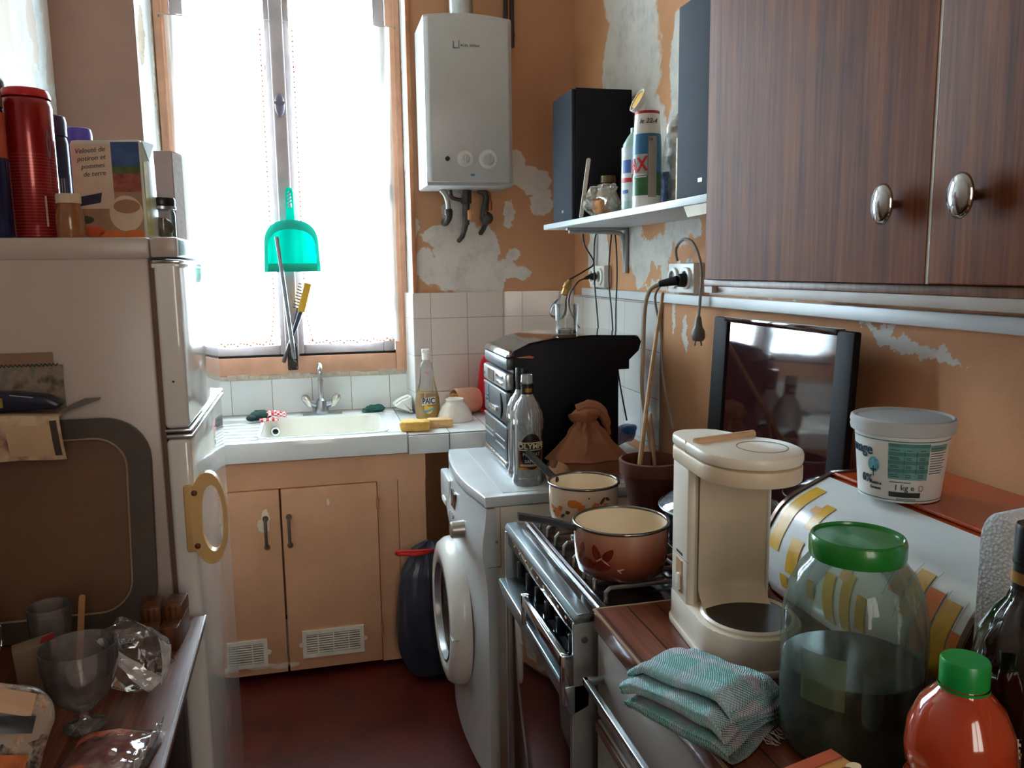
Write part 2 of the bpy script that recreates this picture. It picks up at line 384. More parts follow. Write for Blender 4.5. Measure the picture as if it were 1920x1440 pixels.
# thin painted edge strip at the window-side corner of the pier
b=MB(); b.box((.388,3.256,1.353),(.405,3.272,ZC),.003); struct('trim_8',b,M('corner_bead','a86e48',.6,var=.2))

# ---------------------------------------------------------------- window
win=bpy.data.objects.new('window_1',None); C.objects.link(win); win['kind']='structure'
b=MB()
b.box((-.53,3.385,1.03),(-.475,3.47,2.70),.004); b.box((.325,3.385,1.03),(.380,3.47,2.70),.004)
b.box((-.475,3.3895,1.03),(.325,3.47,1.103),.004); b.box((-.475,3.39,2.64),(.325,3.47,2.70),.004)
b.box((-.505,3.380,1.03),(-.497,3.392,2.70),.002); b.box((.352,3.380,1.03),(.36,3.392,2.70),.002)
obj('window_frame',b,frame_paint,win)
b=MB(); b.box((-.474,3.396,1.102),(.324,3.44,1.1125)); obj('sill_gap',b,M('gap_black','120f10',.9),win)
def sash(x0,x1,inner):
    b=MB(); st=.046
    b.box((x0,3.392,1.112),(x0+st,3.438,2.635),.004); b.box((x1-st,3.392,1.112),(x1,3.438,2.635),.004)
    b.box((x0+st,3.393,1.112),(x1-st,3.437,1.150),.004); b.box((x0+st,3.393,2.59),(x1-st,3.437,2.635),.004)
    b.box((x0+st,3.400,2.215),(x1-st,3.432,2.238),.003)
    s=obj('sash',b,grey_paint,win)
    b=MB(); b.box((x0+st,3.413,1.150),(x1-st,3.417,2.215)); b.box((x0+st,3.413,2.238),(x1-st,3.417,2.59)); obj('pane',b,thin_glass('window_glass',(.97,.98,.98,1),.6),s)
    return s
sash(-.472,-.092,1); sash(-.090,.322,0)
b=MB(); b.box((-.118,3.366,1.10),(-.066,3.394,2.635),.008,seg=3); s=obj('meeting_bead',b,grey_paint,win)
for sx in (-.474,.324):
    b=MB(); b.cyl((sx,3.384,1.72),(sx,3.384,1.79),.006); b.cyl((sx,3.384,1.27),(sx,3.384,1.34),.006); obj('hinge',b,M('dark_iron','2c2a2c',.5,.6),win)
dm=M('latch_iron','3b3633',.45,.7)
b=MB(); b.box((-.112,3.354,1.05),(-.072,3.366,1.16),.006); b.cyl((-.092,3.356,1.075),(-.092,3.338,1.075),.018,.020,bev=.004); b.cyl((-.092,3.356,1.12),(-.092,3.335,1.12),.014,bev=.003)
b.box((-.104,3.346,1.132),(-.080,3.356,1.18),.003); obj('latch',b,dm,win)
b=MB(); b.blob(lambda c:(-.092+c.x*.019,3.364+c.y*.012,2.08+c.z*.045)); b.cyl((-.106,3.36,2.085),(-.106,3.346,2.085),.006); b.cyl((-.078,3.36,2.085),(-.078,3.346,2.085),.006); obj('lock_plate',b,M('mauve_plate','6d6678',.4),win)

# sheer curtains on thin wires
sheer=translucent('sheer_cotton','f2f2ee',.62,.30); stitch=M('orange_stitch','cf6a3a',.7)
def curtain(x0,x1,postside,label):
    t=thing('sheer_curtain',label,'curtain',(0,3.358,0),0,'sheer window curtains')
    zt,zb=2.385,1.150
    def edge(z):   # the edge beside the middle post flares out toward the hem
        k=max(0,(1.36-z)/.21); return .026*k*k
    def f(u,v):
        z=zb+(zt-zb)*v; a=x0+(edge(z) if postside<0 else 0); c=x1-(edge(z) if postside>0 else 0)
        x=a+(c-a)*u; y=.006*math.sin(u*46+2*math.sin(v*4))*(.6+.4*v)+.004*math.sin(u*17)
        return Vector((x,y,z+.006*math.sin(u*9)))
    b=MB(); b.sheet(f,90,40); obj('cloth',b,sheer,t,smooth=80)
    b=MB()
    for k in range(64):
        v=k/64; z=zb+.02+(zt-zb-.04)*v; e=edge(z); x=(x0+e+.009) if postside<0 else (x1-e-.009)
        b.box((x-.003,-.012,z),(x+.003,-.009,z+.007),mx=None)
    for k in range(26):
        x=x0+.015+(x1-x0-.03)*k/26; zz=zb+.012+.004*math.sin(k*1.7)
        b.box((x,-.013,zz-.003),(x+.009,-.010,zz+.003),mx=Matrix.Translation((x,0,zz))@Matrix.Rotation(.5*(-1)**k,4,'Y')@Matrix.Translation((-x,0,-zz)))
    obj('hem_stitching',b,stitch,t)
    b=MB(); b.tube([(x0-.02,-.006,2.388),((x0+x1)/2,-.006,2.382),(x1+.02,-.006,2.388)],.0018,6); b.tube([(x0-.02,-.006,2.388),(x0-.024,.03,2.388)],.0018,6); b.tube([(x1+.02,-.006,2.388),(x1+.024,.03,2.388)],.0018,6); obj('curtain_wire',b,steel,t)
    for k in range(5):
        x=x0+.04+(x1-x0-.08)*k/4+.012*math.sin(k*3+x0*9); b=MB(); b.box((x-.013,-.010,2.222),(x+.013,.002,2.236),.002); obj('glazing_bar_bit',b,translucent('bar_bit_grey','d6d8d8',.5,.3),t)  # added pale bits, standing in for the glazing bar showing through the cloth
curtain(-.486,-.142,1,'white sheer curtain on the left half of the window')
curtain(-.042,.337,-1,'white sheer curtain on the right half of the window')
# ---------------------------------------------------------------- sink wall
oc=patchy('cupboard_paint','d5a27c','e4d6c2',(0,2),[(-.19,.60,.012,.04),(-.2,.58,.02,.02),(-.16,.055,.05,.012),(-.25,.06,.05,.014),(.02,.64,.006,.012)],.80,.03,'dbab88')
ceram=M('sink_ceramic','e9edec',.14,var=.02,coat=.3); ceram_in=M('basin_ceramic','ecebe2',.2,var=.03)
sk=thing('sink','white ceramic sink with ridged drainer and thick apron under the window','sink',(0,2.83,.80))
b=MB()
x0,x1=-.525,.302; bx0,bx1,by0,by1=-.205,.238,.065,.45
b.box((x0,0,0),(x1,.06,.07),.004); b.box((x0,by1,.0),(x1,.564,.072),.003); b.box((bx1,.06,0),(x1,by1,.07),.0)
b.box((x0,.06,0),(bx0-.17,by1,.07))
for k in range(6): b.box((bx0-.17,.075+k*.06,.055),(bx0-.005,.105+k*.06,.069),.006)
b.box((bx0-.17,.06,0),(bx0,by1,.056)); obj('rim',b,ceram,sk)
b=MB(); o_=rrect(bx0,by0-.005,bx1,by1,.05); i_=rrect(bx0+.025,by0+.02,bx1-.035,by1-.03,.045)
t=bmesh.new(); A=[t.verts.new((x,y,.0695)) for x,y in o_]; B=[t.verts.new((x,y,-.09)) for x,y in i_]
for i in range(len(A)): t.faces.new((A[i],A[(i+1)%len(A)],B[(i+1)%len(A)],B[i]))
t.faces.new(B); b.add(t)
corner=MB(); obj('basin',b,ceram_in,sk)
b=MB(); b.ring(rrect(bx0-.012,by0-.012,bx1+.008,by1+.008,.055),rrect(bx0+.001,by0-.004,bx1-.001,by1-.001,.05),'Z',.06,.0725); obj('basin_lip',b,ceram,sk)
b=MB(); b.cyl((-.168,by1-.028,.025),(-.168,by1-.020,.022),.013); obj('overflow',b,dm,sk); b=MB(); b.ring([(-.168+.017*math.cos(a),.025+.017*math.sin(a)) for a in [k*PI/10 for k in range(20)]],[(-.168+.011*math.cos(a),.025+.011*math.sin(a)) for a in [k*PI/10 for k in range(20)]],'Y',by1-.034,by1-.028); obj('overflow_ring',b,chrome,sk)
# tiled worktop to the right of the sink
wt=thing('tiled_worktop','white tiled worktop running from the sink behind the washing machine','worktop',(0,2.83,.80))
b=MB(); b.prism([(.303,0),(XR-.001,0),(XR-.001,.374),(.766,.430),(.370,.430),(.370,.562),(.303,.562)],'Z',-.004,.066,.003); obj('worktop_slab',b,tiles('worktop_tiles','dfe2e1',(0,1),(.148,.20),(.306,.0),'7c736c',.02),wt)
b=MB()
for k in range(5): b.box((.305+k*.148,-.008,-.004),(.305+k*.148+.145,0,.062),.002)
obj('edge_tile_row',b,M('edge_tile_white','d6dadb',.18,var=.03),wt)
# cupboard
cb=thing('sink_cupboard','peach painted cupboard under the sink with two vented doors','cupboard',(0,2.85,0))
b=MB(); b.box((-.56,0,.70),(.365,.02,.795)); b.box((-.56,0,.0),(-.545,.02,.70)); b.box((.190,0,.02),(.262,.02,.70)); b.box((.264,.001,.025),(.362,.02,.70)); b.box((.35,.02,.0),(.365,.40,.795)); b.box((-.56,.02,.035),(.35,.40,.05)); obj('carcass',b,oc,cb)
for (xa,xb,hx,vx0,vx1,vz) in ((-.543,-.148,-.196,-.42,-.214,.115),(-.141,.187,-.118,-.094,.122,.127)):
    b=MB(); b.box((xa,-.016,.032),(xb,.002,.698),.002); dr=obj('door',b,oc,cb)
    b=MB(); b.tube([(hx,-.016,.60),(hx,-.034,.595),(hx,-.038,.575),(hx,-.038,.525),(hx,-.034,.505),(hx,-.016,.50)],.0055,8,smooth=4); b.cyl((hx,-.016,.601),(hx,-.022,.601),.010); b.cyl((hx,-.016,.499),(hx,-.022,.499),.010); obj('handle',b,M('worn_handle','6e6155',.4,.6),dr)
    b=MB(); z0,z1=vz-.05,vz+.05
    b.ring([(vx0,z0),(vx1,z0),(vx1,z1),(vx0,z1)],[(vx0+.014,z0+.014),(vx1-.014,z0+.014),(vx1-.014,z1-.014),(vx0+.014,z1-.014)],'Y',-.024,-.016)
    for k in range(8): z=z0+.0165+k*.0088; b.box((vx0+.012,-.022,z),(vx1-.012,-.0175,z+.0048))
    for f in (.25,.5,.75): x=vx0+(vx1-vx0)*f; b.box((x-.002,-.0225,z0+.012),(x+.002,-.0175,z1-.012))
    for x in (vx0-.004,vx1+.004): b.cyl((x,-.023,vz),(x,-.016,vz),.008)
    g=obj('vent_grille',b,M('vent_white','dcd8cb',.45),dr)
    b=MB(); b.box((vx0+.01,-.0172,z0+.01),(vx1-.01,-.0162,z1-.01)); obj('vent_slots',b,M('vent_dark','3a2a20',.8),g)
for z in (.605,.135):
    b=MB(); b.cyl((.1885,-.018,z),(.1885,-.018,z+.04),.005); obj('hinge',b,M('painted_hinge','b9764e',.5),cb)
# mixer tap
tp=thing('mixer_tap','chrome mixer tap with two triangular handles behind the basin','tap',(.012,3.335,.872))
b=MB(); b.lathe([(0,0),(.034,0),(.036,.006),(.030,.012),(.024,.03),(.020,.055),(.012,.062),(0,.062)],24); b.cyl((-.01,0,.03),(-.045,-.004,.045),.012); b.cyl((.01,0,.03),(.045,-.004,.045),.012); b.box((-.075,-.03,0),(.08,.03,.005),.002); obj('tap_body',b,steel,tp)
b=MB(); b.tube([(0,0,.055),(0,0,.17),(0,-.012,.195),(0,-.035,.20),(0,-.055,.185),(0,-.058,.165)],.0105,14,smooth=5); b.cyl((0,0,.13),(0,0,.138),.013); obj('spout',b,chrome,tp)
for s in (-1,1):
    b=MB(); b.prism([(s*.036,.028),(s*.050,.026),(s*.078,.060),(s*.076,.078),(s*.056,.082),(s*.042,.066)],'Y',-.020,.004,.006); obj('tap_handle',b,M('tap_handle_metal','b9b7b0',.25,.8),tp)

# things around the sink
def foldcloth(name,label,cat,loc,rz,L,Wd,H,mats,layers=3,seed=1,stripe=False):
    b=MB()
    for k in range(layers):
        def f(u,v,k=k):
            x=(u-.5)*L*(1-.06*k)+.006*k; y=(v-.5)*Wd*(1-.08*k); e=min(u,1-u,v,1-v)
            z=H*(k+1)/layers*(.45+.55*min(1,e*7))+.010*nz3((x*1,y*1,k),38,seed)
            return Vector((x,y,max(.001+.002*k,z)))
        b.sheet(f,28,18,k%len(mats),.0022)
    o=obj(name,b,mats,None,loc,rz,smooth=70); return tag(o,label,cat)
chk=NT('red_check'); o_=chk.obj(); ck=chk.n('ShaderNodeTexChecker'); chk.l(o_,ck.inputs[0]); ck.inputs['Scale'].default_value=95; ck.inputs[1].default_value=lin('c8303c'); ck.inputs[2].default_value=lin('ead9d4'); chk=chk.done(chk.bsdf(ck.outputs[0],.85))
gcl=M('dark_green_cloth','173c38',.85,bump=.4,bs=300)
mitt=thing('kitchen_glove','crumpled dark green and red checked glove at the back of the drainer','glove',(-.182,3.255,.872),.1)
b=MB(); b.blob(lambda c:(-.038+c.x*.042+.006*nz3(c,2.2,2),.0+c.y*.035,.020+c.z*.020+.006*nz3(c,3,1))); b.blob(lambda c:(-.072+c.x*.022,-.015+c.y*.022,.014+c.z*.013)); obj('palm',b,gcl,mitt)
b=MB(); b.sheet(lambda u,v:Vector((-.015+.072*u+.004*nz3((u,v,0),4,3),(v-.5)*.065,.006+.034*math.sin(PI*(.15+.8*v))*(1-.35*u)+.008*nz3((u,v,1),5,4))),20,16,0,.004); obj('cuff',b,chk,mitt)
b=MB(); b.sheet(lambda u,v:Vector((-.045+.07*u,-.048+.022*v,.004+.010*math.sin(PI*v)+.004*nz3((u,v,1),6,9))),14,8,0,.003); obj('cuff_hem',b,chk,mitt)
foldcloth('scouring_cloth','folded dark green cloth on the right rear rim of the sink','cloth',(.215,3.318,.874),-.12,.085,.06,.022,[M('green_cloth','0f4a40',.85,bump=.5,bs=400)],3,5)
spm=M('yellow_sponge','d8ab55',.9,var=.15,vs=60,bump=.9,bs=120); spm2=M('pale_sponge','dcb277',.85,var=.08,vs=60,bump=.5,bs=160)
b=MB(); t=bmesh.new(); bmesh.ops.create_cube(t,size=1); bmesh.ops.subdivide_edges(t,edges=t.edges[:],cuts=7,use_grid_fill=True)
for v in t.verts:
    c=v.co; r=(abs(c.x*2)**6+abs(c.y*2)**6+abs(c.z*2)**6)**(1/6); p=Vector((c.x*.108,c.y*.075,c.z*.036))/max(r,.001); v.co=p+Vector((0,0,.018))+.004*Vector((nz3(p,40,1),nz3(p,40,2),nz3(p,60,3)))
b.add(t); o=obj('sponge',b,spm,None,(.338,2.898,.869),-.12,smooth=70); tag(o,'worn yellow sponge with rounded edges beside the sink','sponge','sponges by the sink')
b=MB(); b.box((-.045,-.026,0),(.045,.026,.030),.003); o=obj('sponge',b,spm2,None,(.436,2.945,.867),-.05); tag(o,'pale square-cut sponge right of the worn yellow one','sponge','sponges by the sink')

# washing-up liquid bottle
pb=thing('dish_soap_bottle','clear dish soap bottle half full of yellow liquid with white cap','bottle',(.412,3.10,.866))
prof=[(.034,0),(.045,.010),(.049,.045),(.046,.085),(.038,.120),(.030,.150),(.026,.175),(.0255,.200),(.021,.222),(.012,.232),(.011,.238)]
fl=lambda a,z:(math.sqrt(math.cos(a)**2+(.66*math.sin(a))**2))
b=MB(); b.lathe([(0,.0)]+prof,40,fn=fl); obj('bottle_body',b,thin_glass('soap_plastic',(.86,.88,.87,1),.9,.08),pb)
liq=[(0,.003),(.032,.003),(.043,.012),(.047,.045),(.0445,.085),(.039,.108),(0,.108)]
b=MB(); b.lathe(liq,40,fn=fl); t=NT('soap_liquid'); o=obj('soap',b,M('yellow_soap','e8ac1e',.2,var=.08),pb)
b=MB(); b.lathe([(.012,.238),(.017,.236),(.017,.262),(.012,.266),(.012,.275),(0,.277)],24); b.box((-.017,-.010,.262),(.014,.010,.277),.003); obj('cap',b,white_pl,pb)
fr=-PI/2-.13
def srad(h): return .0492*.66/ .66 if False else .049
lab=MB(); lab.sheet(lambda u,v:Vector(((u-.5)*.064,-.0345-.0015*math.cos((u-.5)*2.4),.052+.05*v)),10,6,0)
b=MB()
def ssurf(x,z,off=0): 
    r=.0488; a=-PI/2+x/r; q=fl(a,z); return Vector((r*q*math.cos(a),r*q*math.sin(a)-off,z))
b.sheet(lambda u,v:ssurf((u-.5)*.050,.040+.050*v-.0,.001),12,6,0); o=None
b2=MB()
def disc(mb,cx,cz,r,off,mi=0,n=24,f0=0,f1=2*PI):
    mb.sheet(lambda u,v:ssurf(cx+r*v*math.cos(f0+(f1-f0)*u),cz+r*v*math.sin(f0+(f1-f0)*u),off),n,2,mi)
disc(b2,0,.052,.024,.0012,0); obj('label_disc',b2,M('label_yellow','e8c24a',.4),pb)
b2=MB(); b2.sheet(lambda u,v:ssurf(-.022+.05*u,.034+.012*u*u+.009*v,.0018),10,2); obj('label_swoosh',b2,M('label_blue','5fa3c4',.4),pb)
b2=MB(); b2.sheet(lambda u,v:ssurf(-.034+.068*u,.062+.028*v+.004*u,.0016),12,3); obj('label_band',b2,white_pr,pb)
text('PAIC',.031,ink,pb,lambda x,y,z:ssurf(x,.078+y,.0026+z),bold=.0008)
text('Citron',.011,ink,pb,lambda x,y,z:ssurf(x+.008,.0615+y,.0026+z))
b2=MB(); b2.sheet(lambda u,v:ssurf(-.014+.028*u,.182+.008*v,-.012),10,2); obj('collar_print',b2,M('pink_print','c77f8a',.5),pb)

# upturned faceted bowl
bo=thing('faceted_bowl','white fluted bowl standing upside down beside the dish soap','bowl',(.512,3.055,.866))
fl2=lambda a,z:1+(.028*abs(math.sin(a*8)) if .008<z<.066 else 0)
b=MB(); b.lathe([(.066,0),(.068,.003),(.067,.010),(.060,.035),(.048,.058),(.036,.070),(.034,.074),(.036,.084),(.034,.086),(.030,.084),(.028,.078),(0,.076)],64,fn=fl2); obj('bowl_body',b,M('bowl_white','e6dcd2',.25),bo,smooth=25)
# beige beaker lying on its side with a notched rim
bk=thing('beaker','beige beaker with a notched rim lying on its side by the wall','beaker',(.578,3.190,.866))
mx=Matrix.Translation((.055,.02,.052))@Matrix.Rotation(R(-90),4,'Y')@Matrix.Rotation(.25,4,'X')
bm_=M('beaker_beige','d9a98a',.45); b=MB(); b.lathe([(0,0),(.046,0),(.052,.02),(.052,.105),(.049,.105),(.049,.02),(0,.008)],40,mx); obj('beaker_body',b,bm_,bk)
b=MB()
for k in range(9):
    a=PI*.15+k*.32; b.prism([(-.008,.104),(.008,.104),(.004,.118),(-.004,.118)],'Y',.047,.052,mx=mx@Matrix.Rotation(a,4,'Z'))
obj('notched_rim',b,bm_,bk)
b=MB(); b.lathe([(0,.02),(.020,.025),(.034,.11),(.030,.11),(0,.05)],24,mx); obj('inner_cone',b,M('beaker_inner','c08a4e',.5),bk)
# red tray standing on edge
b=MB(); o_=rrect(-.085,0,.085,.235,.05); b.prism(o_,'X',0,.006); b.ring(o_,rrect(-.077,.008,.077,.227,.044),'X',-.022,.003)
o=obj('red_tray',b,M('coral_plastic','e2505a',.35,var=.05),None,(.668,3.165,.867),0,rot=(0,R(8),.25)); tag(o,'coral red plastic tray standing on edge behind the black hi-fi','tray')
# white scoop in the corner
sc=thing('plastic_scoop','white plastic scoop lying in the corner of the window recess','scoop',(.335,3.30,.868),rot=(0,0,.05))
b=MB(); b.prism([(-.04,.03),(.03,.0),(.034,.0),(.034,.07),(-.01,.052)],'Y',-.05,.05,.010); obj('scoop_body',b,white_pl,sc)
b=MB(); b.tube([(-.03,-.03,.040),(-.0,-.03,.062),(.02,-.035,.066)],.007,10,smooth=4); obj('handle',b,white_pl,sc)

# dustpan, hanging from the middle of the window
teal=translucent('teal_plastic','10c2b0',.55,.0)
dp=thing('dustpan','teal plastic dustpan hanging from the middle post of the window','dustpan',(-.073,3.335,1.445))
def pan(w,h,top,n=14,wb=None):
    o=[(-w,0),(w,0)]
    for k in range(n+1): a=PI*k/n; o.append((w*.96*math.copysign(abs(math.cos(a))**.78,math.cos(a)),top+(h-top)*math.sin(a)**.82))
    return o
b=MB(); b.prism(pan(.105,.196,.10),'Y',0,.003); obj('pan_plate',b,teal,dp)
b=MB(); b.ring(pan(.107,.198,.10),pan(.094,.163,.085),'Y',-.020,.0); b.box((-.107,-.006,-.002),(.107,.002,.030),.002); obj('pan_rim',b,translucent('teal_rim','48dccb',.5),dp)
b=MB(); hd=[(-.016,.19),(-.014,.30),(-.012,.315),(0,.325),(.012,.315),(.014,.30),(.016,.19)]
hi=[(-.008,.245),(-.007,.29),(-.006,.302),(0,.310),(.006,.302),(.007,.29),(.008,.245)]
b.ring(hd,hi,'Y',-.014,-.004)
for k in range(4): z=.252+k*.013; b.prism([(-.009,z),(.009,z+.012),(.009,z+.017),(-.009,z+.005)],'Y',-.012,-.006)
obj('handle',b,teal,dp)
# slim metal bar, dark stick and wire brush tucked beside the latch
b=MB(); b.tube([(-.127,3.288,1.578),(-.112,3.298,1.42),(-.085,3.322,1.10)],.0085,12,smooth=5); o=obj('metal_bar',b,M('dull_metal_bar','8c8f92',.35,.9),None); tag(o,'long grey metal bar leaning across the dustpan and the window latch','bar')
b=MB(); b.tube([(-.062,3.352,1.30),(-.090,3.350,1.19),(-.128,3.342,1.085)],[.006,.007,.008],8,smooth=4); o=obj('dark_stick',b,M('dark_stick_paint','4a4444',.5),None); tag(o,'dark stick slanting down to the left behind the grey metal bar','stick')
wb=thing('wire_brush','wire brush with yellow head and dark grip behind the metal bar','brush',(-.052,3.338,1.285),rot=(0,R(16),0))
b=MB(); b.box((-.012,-.010,.0),(.016,.006,.118),.004); obj('brush_head',b,M('brush_yellow','d7a92c',.5),wb)
b=MB()
for i in range(9):
    for j in range(2): b.cyl((-.012,-.006+.008*j,.010+.012*i),(-.034,-.006+.008*j,.012+.012*i),.0018,seg=5)
obj('bristles',b,M('wire_bristle','3a3d44',.4,.6),wb)
b=MB(); b.tube([(0,-.002,0),(-.004,-.002,-.05),(-.008,0,-.10)],[.010,.009,.007],10,smooth=3); obj('grip',b,M('grip_navy','2a303c',.5),wb)

# ---------------------------------------------------------------- gas water heater
wh=thing('water_heater','white gas water heater on the back wall above the tiles','water heater',(.582,3.27,1.748))
wm=M('heater_white','aaa8a5',.3,var=.03); b=MB()
pts=[(-.162,0),(.162,0),(.162,.592)]+[(.162-.324*k/10,.592+.014*math.sin(PI*k/10)) for k in range(1,10)]+[(-.162,.592)]
b.prism(pts,'Y',-.262,-.03,.007); obj('casing',b,wm,wh)
b=MB(); b.prism([(-.16,-.262),(-.145,-.278),(.145,-.278),(.16,-.262)],'Z',.012,.585,.004); obj('front_cover',b,wm,wh)
b=MB(); b.box((-.15,-.03,.03),(.15,0,.56)); obj('back_plate',b,grey_pl,wh)
b=MB(); b.cyl((0,-.14,.59),(0,-.14,1.052),.044,seg=28); b.cyl((0,-.14,.592),(0,-.14,.625),.048,seg=28); obj('flue_pipe',b,M('flue_metal','b4bcbc',.3,.8),wh)
for x,z,r,m in ((-.087,.094,.0085,ink),(-.022,.094,.017,None),(.063,.094,.022,None)):
    b=MB(); 
    if m is None: b.cyl((x,-.278,z),(x,-.283,z),r+.012,seg=28); kn=obj('dial_plate',b,M('dial_plate','c9c5bd',.4),wh); b=MB(); b.cyl((x,-.283,z),(x,-.299,z),r,r*.9,seg=24,bev=.003); b.box((x-.003,-.303,z-r*.8),(x+.003,-.297,z+r*.8),.001); obj('knob',b,M('knob_grey','a9aaa6',.35),kn)
    else: b.cyl((x,-.276,z),(x,-.288,z),r,seg=20,bev=.002); obj('button',b,m,wh)
b=MB(); b.blob(lambda c:(.005+c.x*.009,-.279+c.y*.002,.038+c.z*.004)); obj('badge',b,M('badge_blue','3c7a9a',.4),wh)
lg=M('logo_grey','6a6a6c',.5); b=MB(); b.box((-.058,-.2795,.478),(-.054,-.278,.502)); b.box((-.058,-.2795,.478),(-.036,-.278,.481)); b.box((-.038,-.2795,.478),(-.035,-.278,.506)); obj('logo_mark',b,lg,wh)
text('e.l.m. leblanc',.0135,lg,wh,flat((-.030,-.2785,.490),(1,0,0),(0,0,1),(0,-1,0)),align='LEFT',bold=.0004)
pm=M('tarnished_pipe','4b4642',.45,.7,var=.3,vs=30); cop=M('copper_valve','9a5f35',.4,.7)
b=MB(); b.tube([(-.09,-.12,.0),(-.07,-.11,-.02),(-.058,-.09,-.05),(-.055,-.08,-.075)],.010,10,smooth=5); obj('braided_hose',b,M('hose_grey','a9a69e',.4,.5),wh)
b=MB(); b.tube([(-.055,-.08,-.07),(-.053,-.075,-.10),(-.06,-.05,-.118),(-.06,0,-.118)],.014,12,smooth=4); b.cyl((-.055,-.08,-.075),(-.055,-.08,-.095),.017,seg=8); obj('elbow',b,pm,wh)
b=MB(); b.cyl((.012,-.1,0),(.012,-.1,-.05),.022,seg=8); b.cyl((.012,-.1,-.05),(.012,-.09,-.13),.014); b.tube([(.012,-.09,-.12),(.004,-.06,-.17),(-.002,0,-.19)],[.012,.010,.009],10,smooth=4); b.tube([(-.05,-.1,0),(-.04,-.1,-.03),(.012,-.1,-.04)],.008,8,smooth=4); obj('supply_pipe',b,pm,wh)
b=MB(); b.box((.014,-.125,-.115),(.030,-.108,-.075),.005); obj('valve_tap',b,M('valve_orange','c48a52',.5),wh)
b=MB(); b.tube([(.06,-.1,0),(.09,-.1,-.02),(.085,-.09,-.08),(.088,-.07,-.11)],.013,10,smooth=5); b.blob(lambda c:(.098+c.x*.026,-.075+c.y*.025,-.105+c.z*.025)); b.tube([(.098,-.07,-.12),(.090,-.03,-.15),(.088,0,-.16)],.010,8,smooth=3); obj('gas_pipe',b,pm,wh)
b=MB(); b.cyl((.11,-.08,-.04),(.11,-.08,-.075),.010); b.tube([(.06,-.1,0),(.10,-.1,-.01),(.11,-.08,-.045)],.007,8,smooth=4); obj('copper_joint',b,cop,wh)
# pair of pipes rising in the corner beside the heater
b=MB(); b.tube([(.775,3.225,2.30),(.775,3.225,ZC)],.009,10); b.tube([(.800,3.225,2.30),(.800,3.225,ZC)],.009,10); b.box((.762,3.23,2.34),(.812,3.262,2.355)); o=obj('riser_pipes',b,M('dark_pipe','3a2a24',.5,.3),None); tag(o,'pair of dark pipes rising beside the top of the water heater','pipe')
# ---------------------------------------------------------------- refrigerator
fw=M('fridge_white','b6a89f',.3,var=.03,vs=3); fdoor=M('fridge_door_gloss','e2e2de',.10,var=.02,coat=.6)
fr=thing('refrigerator','white two-door refrigerator with glossy doors and a beige loop handle','refrigerator',(0,1.70,0))
b=MB(); b.box((-.845,0,.05),(-.306,.575,1.478),.006); b.box((-.80,.03,0),(-.33,.54,.05)); obj('cabinet',b,fw,fr)
b=MB(); b.box((-.845,-.002,1.474),(-.302,.577,1.516),.006); obj('top_panel',b,fw,fr)
b=MB(); b.box((-.301,-.002,1.477),(-.252,.577,1.516),.004); cst=obj('control_strip',b,fw,fr)
b=MB(); b.box((-.253,.02,1.481),(-.2505,.572,1.512),.001); obj('aqua_inlay',b,M('strip_aqua','7fc4cc',.2,var=.04,coat=.4),cst)
b=MB(); b.box((-.298,-.001,1.140),(-.252,.575,1.470),.009,seg=3); b.box((-.3015,0,1.457),(-.250,.576,1.466),.002); d1=obj('freezer_door',b,fdoor,fr)
b=MB(); b.box((-.300,.0,1.4655),(-.249,.34,1.4725),.002); obj('door_trim',b,chrome,d1)
b=MB(); b.box((-.298,-.001,.055),(-.252,.575,1.118),.009,seg=3); d2=obj('fridge_door',b,fdoor,fr)
b=MB(); b.box((-.298,.0,1.119),(-.246,.575,1.128),.003); b.box((-.30,.0,1.132),(-.247,.576,1.139),.003); obj('grip_rail',b,M('rail_silver','cfd3d6',.2,.8),fr)
b=MB(); b.box((-.305,.004,.06),(-.297,.57,1.47)); obj('door_seal',b,M('seal_brown','6b4f45',.7),fr)
b=MB()
def hnd(s,sx,k=26):
    o=[]
    for i in range(k):
        a=2*PI*i/k; x=math.cos(a); z=math.sin(a)
        xx=(x*.034 if x>0 else x*.038); o.append((-.224+xx*s-(1-s)*.006,.955+ (abs(z)**.85*math.copysign(1,z))*.096*s*sx))
    return o
oo=hnd(1,1); ii=[(-.224+ (x+.224)*.58+.006,.955+(z-.955)*.72) for x,z in oo]
b.ring(oo,ii,'Y',-.016,.006); b.box((-.272,-.012,.885),(-.240,.002,1.025),.005); obj('handle',b,M('handle_beige','d5ae74',.4,var=.1),d2)
b=MB()
for z in (1.01,.90): b.blob(lambda c,z=z:(-.250+c.x*.006,-.017+c.y*.003,z+c.z*.006),10,8)
obj('screws',b,M('screw_brown','6d4030',.5,.4),d2)
b=MB()
for x,y,z in((-.276,-.0025,1.235),): b.blob(lambda c:(x+c.x*.0022,y+c.y*.001,z+c.z*.0022),8,6)
obj('screw_hole',b,ink,d1)
# paper calendar stuck to the near side
cal=thing('wall_calendar','faded paper calendar stuck to the side of the refrigerator above the brown tray','calendar',(-.545,1.694,1.19))
pm_=NT('calendar_print'); o_=pm_.obj(); n1=pm_.noise(o_,28,4)[0]; pm_=pm_.done(pm_.bsdf(pm_.ramp(n1,[(.35,lin('4b4238')),(.5,lin('8d7a68')),(.62,lin('6b6a60'))]),.6))
b=MB(); b.sheet(lambda u,v:Vector((-.09+.165*u,-.004*math.sin(PI*v),.088*v)),8,6,0,.001); obj('picture_sheet',b,pm_,cal)
b=MB(); b.sheet(lambda u,v:Vector((-.09+.150*u,-.003,.090+.022*v)),8,3,0,.001); obj('header_sheet',b,M('calendar_brown','8b6d58',.7),cal)
b=MB(); b.tube([p for k in range(22) for p in ((-.088+k*.0073,-.005,.086),(-.085+k*.0073,-.008,.091))],.0011,5); obj('spiral_binding',b,dm,cal)

